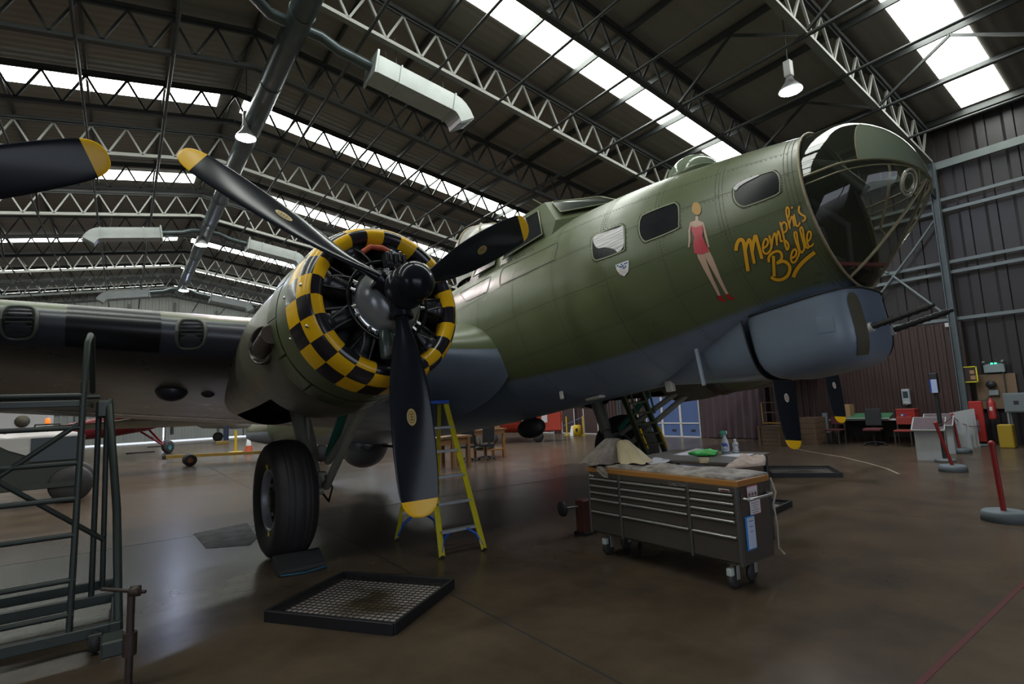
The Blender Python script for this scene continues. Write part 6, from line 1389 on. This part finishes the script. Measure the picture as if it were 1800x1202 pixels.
c = cloth('white_cover_sheet', dens([(-4.3, 15.7), (-2.4, 15.62), (-1.1, 15.7), (-.75, 16.0), (-.85, 17.0), (-4.3, 17.1)], 6), 1.452, .16, mat('cover_white', (.45, .43, .42), .7), 5, 10, scale=4); tag(c, 'white sheet spread over the grey green vehicle', 'cover')
vv = [(-2.3, 15.59, 1.46), (-.95, 15.59, 1.46), (-1.45, 15.57, 1.22), (-1.5, 15.57, 1.02), (-1.95, 15.58, 1.22)]
tag(MB().add([Vector(p) for p in vv], [(0, 4, 3, 2, 1)]).build('sheet_corner', mat('cover_white', (.45, .43, .42), .7)), 'pointed corner of the white sheet hanging down the vehicle', 'cover')
# white van body with beacon behind
q = gz(60, 790); vb = thing('white_van', 'white panelled van body with amber beacon beyond the covered vehicle', 'van', (-5.6, 34.0, 0)); bxo('van_body', (0, 1.2, 1.45), (5.4, 2.2, 2.2), M_wht, vb, .05)
for x in (-2.2, -.7, .9): bxo('panel_joint', (x, .09, 1.45), (.03, .03, 2.1), M_steel, vb)
for k in range(7): bxo('side_slat', (-1.45, .085, 1.0+.2*k), (1.4, .02, .02), M_steel, vb)
MB().lathe([(0, 0), (.28, 0), (.28, .02), (0, .03)], 24, M=rotM((1.75, .09, 1.95), (1, 0, 0), (0, 0, 1), (0, -1, 0))).build('round_badge', mat('badge_dark', (.04, .05, .06), .5, 0, (.12, .09, .04), 5, 1), vb)
for x in (-1.8, 1.8): MB().lathe([(0, -.1), (.33, -.1), (.36, 0), (.33, .1), (0, .1)], 24, M=rotM((x, .15, .36), (1, 0, 0), (0, 0, 1), (0, -1, 0))).build('wheel', M_tyre, vb)
bl = thing('tow_tug', 'small dark tug with a lit amber beacon beyond the covered vehicle', 'vehicle', (-2.15, 27.0, 0)); bxo('tug_body', (-.2, 0, .75), (1.4, .9, .9), M_tk, bl, .04); tb('roll_bar', [(-.6, -.3, 1.2), (-.5, -.3, 1.75), (.2, -.3, 1.75), (.3, -.3, 1.2)], .035, M_mblk, bl)
MB().lathe([(.085, 0), (.08, .17), (.055, .2), (0, .205)], 16, M=rotM((-.15, -.3, 1.78), (1, 0, 0), (0, 1, 0), (0, 0, 1))).build('amber_beacon', mat('beacon_amber', (.9, .22, .02), .3, emit=.6), bl)
for x in (-.65, .35):
    for y in (-.4, .4): MB().lathe([(0, -.1), (.28, -.1), (.31, 0), (.28, .1), (0, .1)], 20, M=rotM((x, y, .31), (1, 0, 0), (0, 0, 1), (0, -1, 0))).build('wheel', M_tyre, bl)
# red light aeroplane
M_rpl = mat('aeroplane_crimson', (.17, .012, .02), .3, 0, (.13, .01, .018), 3, 1)
W0 = gz(296, 797); ra = thing('red_light_aeroplane', 'crimson tailwheel light aeroplane with white stripes behind the wing', 'aircraft', (W0.x, W0.y, 0))
rr = []
for x, z, ry, rz_ in ((-.3, 1.75, .30, .34), (-.9, 1.7, .42, .48), (-2.4, 1.55, .44, .55), (-4.2, 1.3, .34, .40), (-6.6, .95, .1, .16)): rr.append([V(x, ry*math.cos(k*PI/10), z+rz_*math.sin(k*PI/10)) for k in range(20)])
mb = MB().loft(rr, 0); mb.build('fuselage', M_rpl, ra)
for dz in (.02, .16): MB().bar(V(-.9, -.45, 1.78+dz), V(-4.2, -.36, 1.38+dz), .02, .05, up=(0, 0, 1)).build('white_stripe', M_wht, ra)
for y in (-.05, 1.6):
    for dx in (-.85, -.35): tb('gear_strut', [(dx-.55, .5 if y < 1 else .9, 1.35), (-.08, y, .33)], .055, M_rpl, ra)
    MB().lathe([(.14, -.09), (.28, -.09), (.33, -.05), (.33, .05), (.28, .09), (.14, .09)], 24, M=rotM((0, y, .33), *frame_to((.75, -.65, 0)))).build('wheel', M_tyre, ra); MB().lathe([(0, .05), (.15, .07)], 16, M=rotM((0, y, .33), *frame_to((.75, -.65, 0)))).build('wheel_hub', mat('hub_teal', (.05, .2, .24), .4), ra)
for k in range(5): a = k*2*PI/5; MB().tube([(-.2, 0, 1.75), (-.2, .42*math.cos(a), 1.75+.42*math.sin(a))], .09, 10).build('engine_cylinder', mat('cyl_metal', (.2, .1, .1), .3, .6), ra)
MB().bar(V(.1, -.1, 2.45), V(.12, -.05, .95), .16, .04, up=(0, 1, 0)).build('propeller', M_mblk, ra); bxo('wing', (-1.6, 0, 2.35), (1.5, 9, .14), M_rpl, ra, .04)
for y in (-2.0, 2.0): tb('wing_strut', [(-1.4, math.copysign(.4, y), 1.3), (-1.5, y, 2.3)], .04, M_rpl, ra)
MB().lathe([(0, -.04), (.1, -.04), (.12, 0), (.1, .04), (0, .04)], 16, M=rotM((-6.5, 0, .12), (1, 0, 0), (0, 0, 1), (0, -1, 0))).build('tail_wheel', M_tyre, ra); tb('tail_spring', [(-6.5, 0, .15), (-6.2, 0, .9)], .04, M_rpl, ra)
# tow bar
a_, b_ = gz(293, 803, .22), gz(455, 795, .22); m_ = gz(333, 819); tw_ = thing('tow_bar', 'long yellow towing bar on two small wheels across the far floor', 'tow bar', (a_.x, a_.y, 0)); ol = V(a_.x, a_.y, 0)
M_tow = mat('tow_bar_ochre', (.30, .19, .03), .5, 0, (.2, .13, .03), 6, 1); e_ = b_+(b_-a_)*.35; MB().bar(a_-ol, e_-ol, .12, .12).build('bar', M_tow, tw_); bxo('coupling', (-.08, 0, .2), (.16, .1, .16), M_mblk, tw_)
for dy in (-.25, .25): MB().lathe([(0, -.06), (.10, -.06), (.10, -.05), (.20, -.05), (.22, 0), (.2, .05), (0, .05)], 20, M=rotM((m_.x-a_.x, m_.y-a_.y+dy, .22), (1, 0, 0), (0, 0, 1), (0, -1, 0))).build('wheel', M_tyre, tw_); MB().lathe([(0, .07), (.09, .065)], 14, M=rotM((m_.x-a_.x, m_.y-a_.y+dy, .22), (1, 0, 0), (0, 0, 1), (0, -1, 0))).build('wheel_hub', mat('hub_rust', (.25, .06, .02), .5), tw_)
# cone, stanchion, mats
q = gz(437, 797); t = thing('traffic_cone', 'orange and white traffic cone behind the main wheel', 'cone', (q.x, q.y, 0)); bxo('cone_base', (0, 0, .03), (.48, .48, .06), M_mblk, t, .01); MB().lathe([(.19, .06), (.125, .36)], 20).build('cone_lower', mat('cone_orange', (.5, .07, .02), .5), t); MB().lathe([(.125, .36), (.05, .74), (0, .75)], 20).build('cone_sleeve', M_wht, t)
q = gz(414, 795); t = thing('stanchion', 'yellow post stanchion beside the traffic cone', 'stanchion', (q.x, q.y, 0), 0, 'yellow stanchions'); MB().lathe([(0, 0), (.33, 0), (.3, .04), (0, .05)], 20).build('base', mat('stanchion_yellow', (.55, .36, .01), .45), t); tb('post', [(0, 0, .04), (0, 0, 1.05)], .06, mat('stanchion_yellow', (.55, .36, .01), .45), t)
q = gz(397, 780); t = thing('dark_bollard', 'dark post with ochre foot beyond the yellow stanchion', 'post', (q.x, q.y, 0)); tb('post', [(0, 0, .1), (0, 0, 1.15)], .16, mat('post_navy', (.02, .03, .06), .5), t, 12); bxo('foot', (-.2, 0, .1), (.7, .4, .2), mat('tow_bar_ochre', (.30, .19, .03), .5), t, .02)
for u, v, lb in ((247, 796, 'dark flat plank on the shiny floor left of the red aeroplane wheel'), (280, 785, 'dark flat plank on the floor behind the red aeroplane wheel')):
    q = gz(u, v); tag(bxo('floor_plank', (q.x, q.y, .03), (1.3, .25, .06), M_mblk, None, .01), lb, 'plank')
# white aeroplane beyond
wa = thing('white_aeroplane', 'white aeroplane with a yellow wing panel at the far end', 'aircraft', (6.5, 43.5, 0)); 
rr = [[V(x, ry*math.cos(k*PI/10), z+rz_*math.sin(k*PI/10)) for k in range(20)] for x, z, ry, rz_ in ((-2.6, 1.5, .1, .15), (-2.0, 1.5, .5, .5), (0, 1.55, .7, .72), (3, 1.6, .6, .7), (7, 1.8, .1, .2))]
MB().loft(rr, 0).build('fuselage', M_wht, wa); bxo('wing', (-2.4, -1, 1.32), (5.2, 1.6, .22), M_wht, wa, .08); bxo('wing_panel', (-3.2, -1.6, 1.34), (1.7, .5, .26), mat('panel_yellow', (.6, .36, .02), .4), wa, .05)
for x in (-1.0, 1.6): tb('gear_leg', [(x, 0, 1.1), (x, 0, .35)], .08, M_wht, wa); MB().lathe([(0, -.1), (.3, -.1), (.34, 0), (.3, .1), (0, .1)], 20, M=rotM((x, 0, .34), (1, 0, 0), (0, 0, 1), (0, -1, 0))).build('wheel', M_tyre, wa)
# camouflaged aeroplane behind the main wheel
ca = gy(432, 770, 19.5); cm = thing('camouflaged_aeroplane', 'camouflaged aeroplane nose with yellow stripes behind the main wheel', 'aircraft', (ca.x, 19.5, 0))
M_cam = paint('camouflage_paint', (.085, .09, .055), (.22, .25, .29), [(-3, .02), (20, .02)], .35)
rr = [[V(x, ry*math.cos(k*PI/16), rz_*math.sin(k*PI/16)+zc) for k in range(32)] for x, zc, ry, rz_ in ((0, -.02, .05, .06), (.05, -.02, .25, .28), (.3, 0, .42, .46), (1.0, .02, .62, .68), (2.2, .06, .72, .78), (3.6, .1, .72, .78), (5.2, .2, .55, .6), (8.0, .5, .15, .2))]
cf = MB().loft(rr, 0).build('fuselage', M_cam, cm); cf.location = (0, 0, 1.16); cf.scale = (.62, .62, .62)
for x0 in (2.15, 2.45):
    vv = []
    for k in range(13): a = PI+R(-40+k*15); vv += [V(x0+.16*k/12-.1, -.735*math.cos(a+PI/2), .06+.79*math.sin(a+PI/2)), V(x0+.14+.16*k/12-.1, -.735*math.cos(a+PI/2), .06+.79*math.sin(a+PI/2))]
    MB().add(vv, [(2*i, 2*i+1, 2*i+3, 2*i+2) for i in range(12)]).build('yellow_stripe', mat('stripe_yellow', (.6, .34, .02), .4), cf)
for k in range(3): MB().add([V(2.75+.16*k, -.745, .35), V(2.87+.16*k, -.745, .35), V(2.84+.16*k, -.75, -.12)], [(0, 1, 2)]).build('white_tooth', M_wht, cf)
for x in (1.0, 2.4):
    tb('gear_leg', [(x, 0, .85), (x, -.1, .3)], .06, M_strut, cm); MB().lathe([(0, -.09), (.26, -.09), (.3, 0), (.26, .09), (0, .09)], 20, M=rotM((x, -.1, .3), (1, 0, 0), (0, 0, 1), (0, -1, 0))).build('wheel', M_tyre, cm)
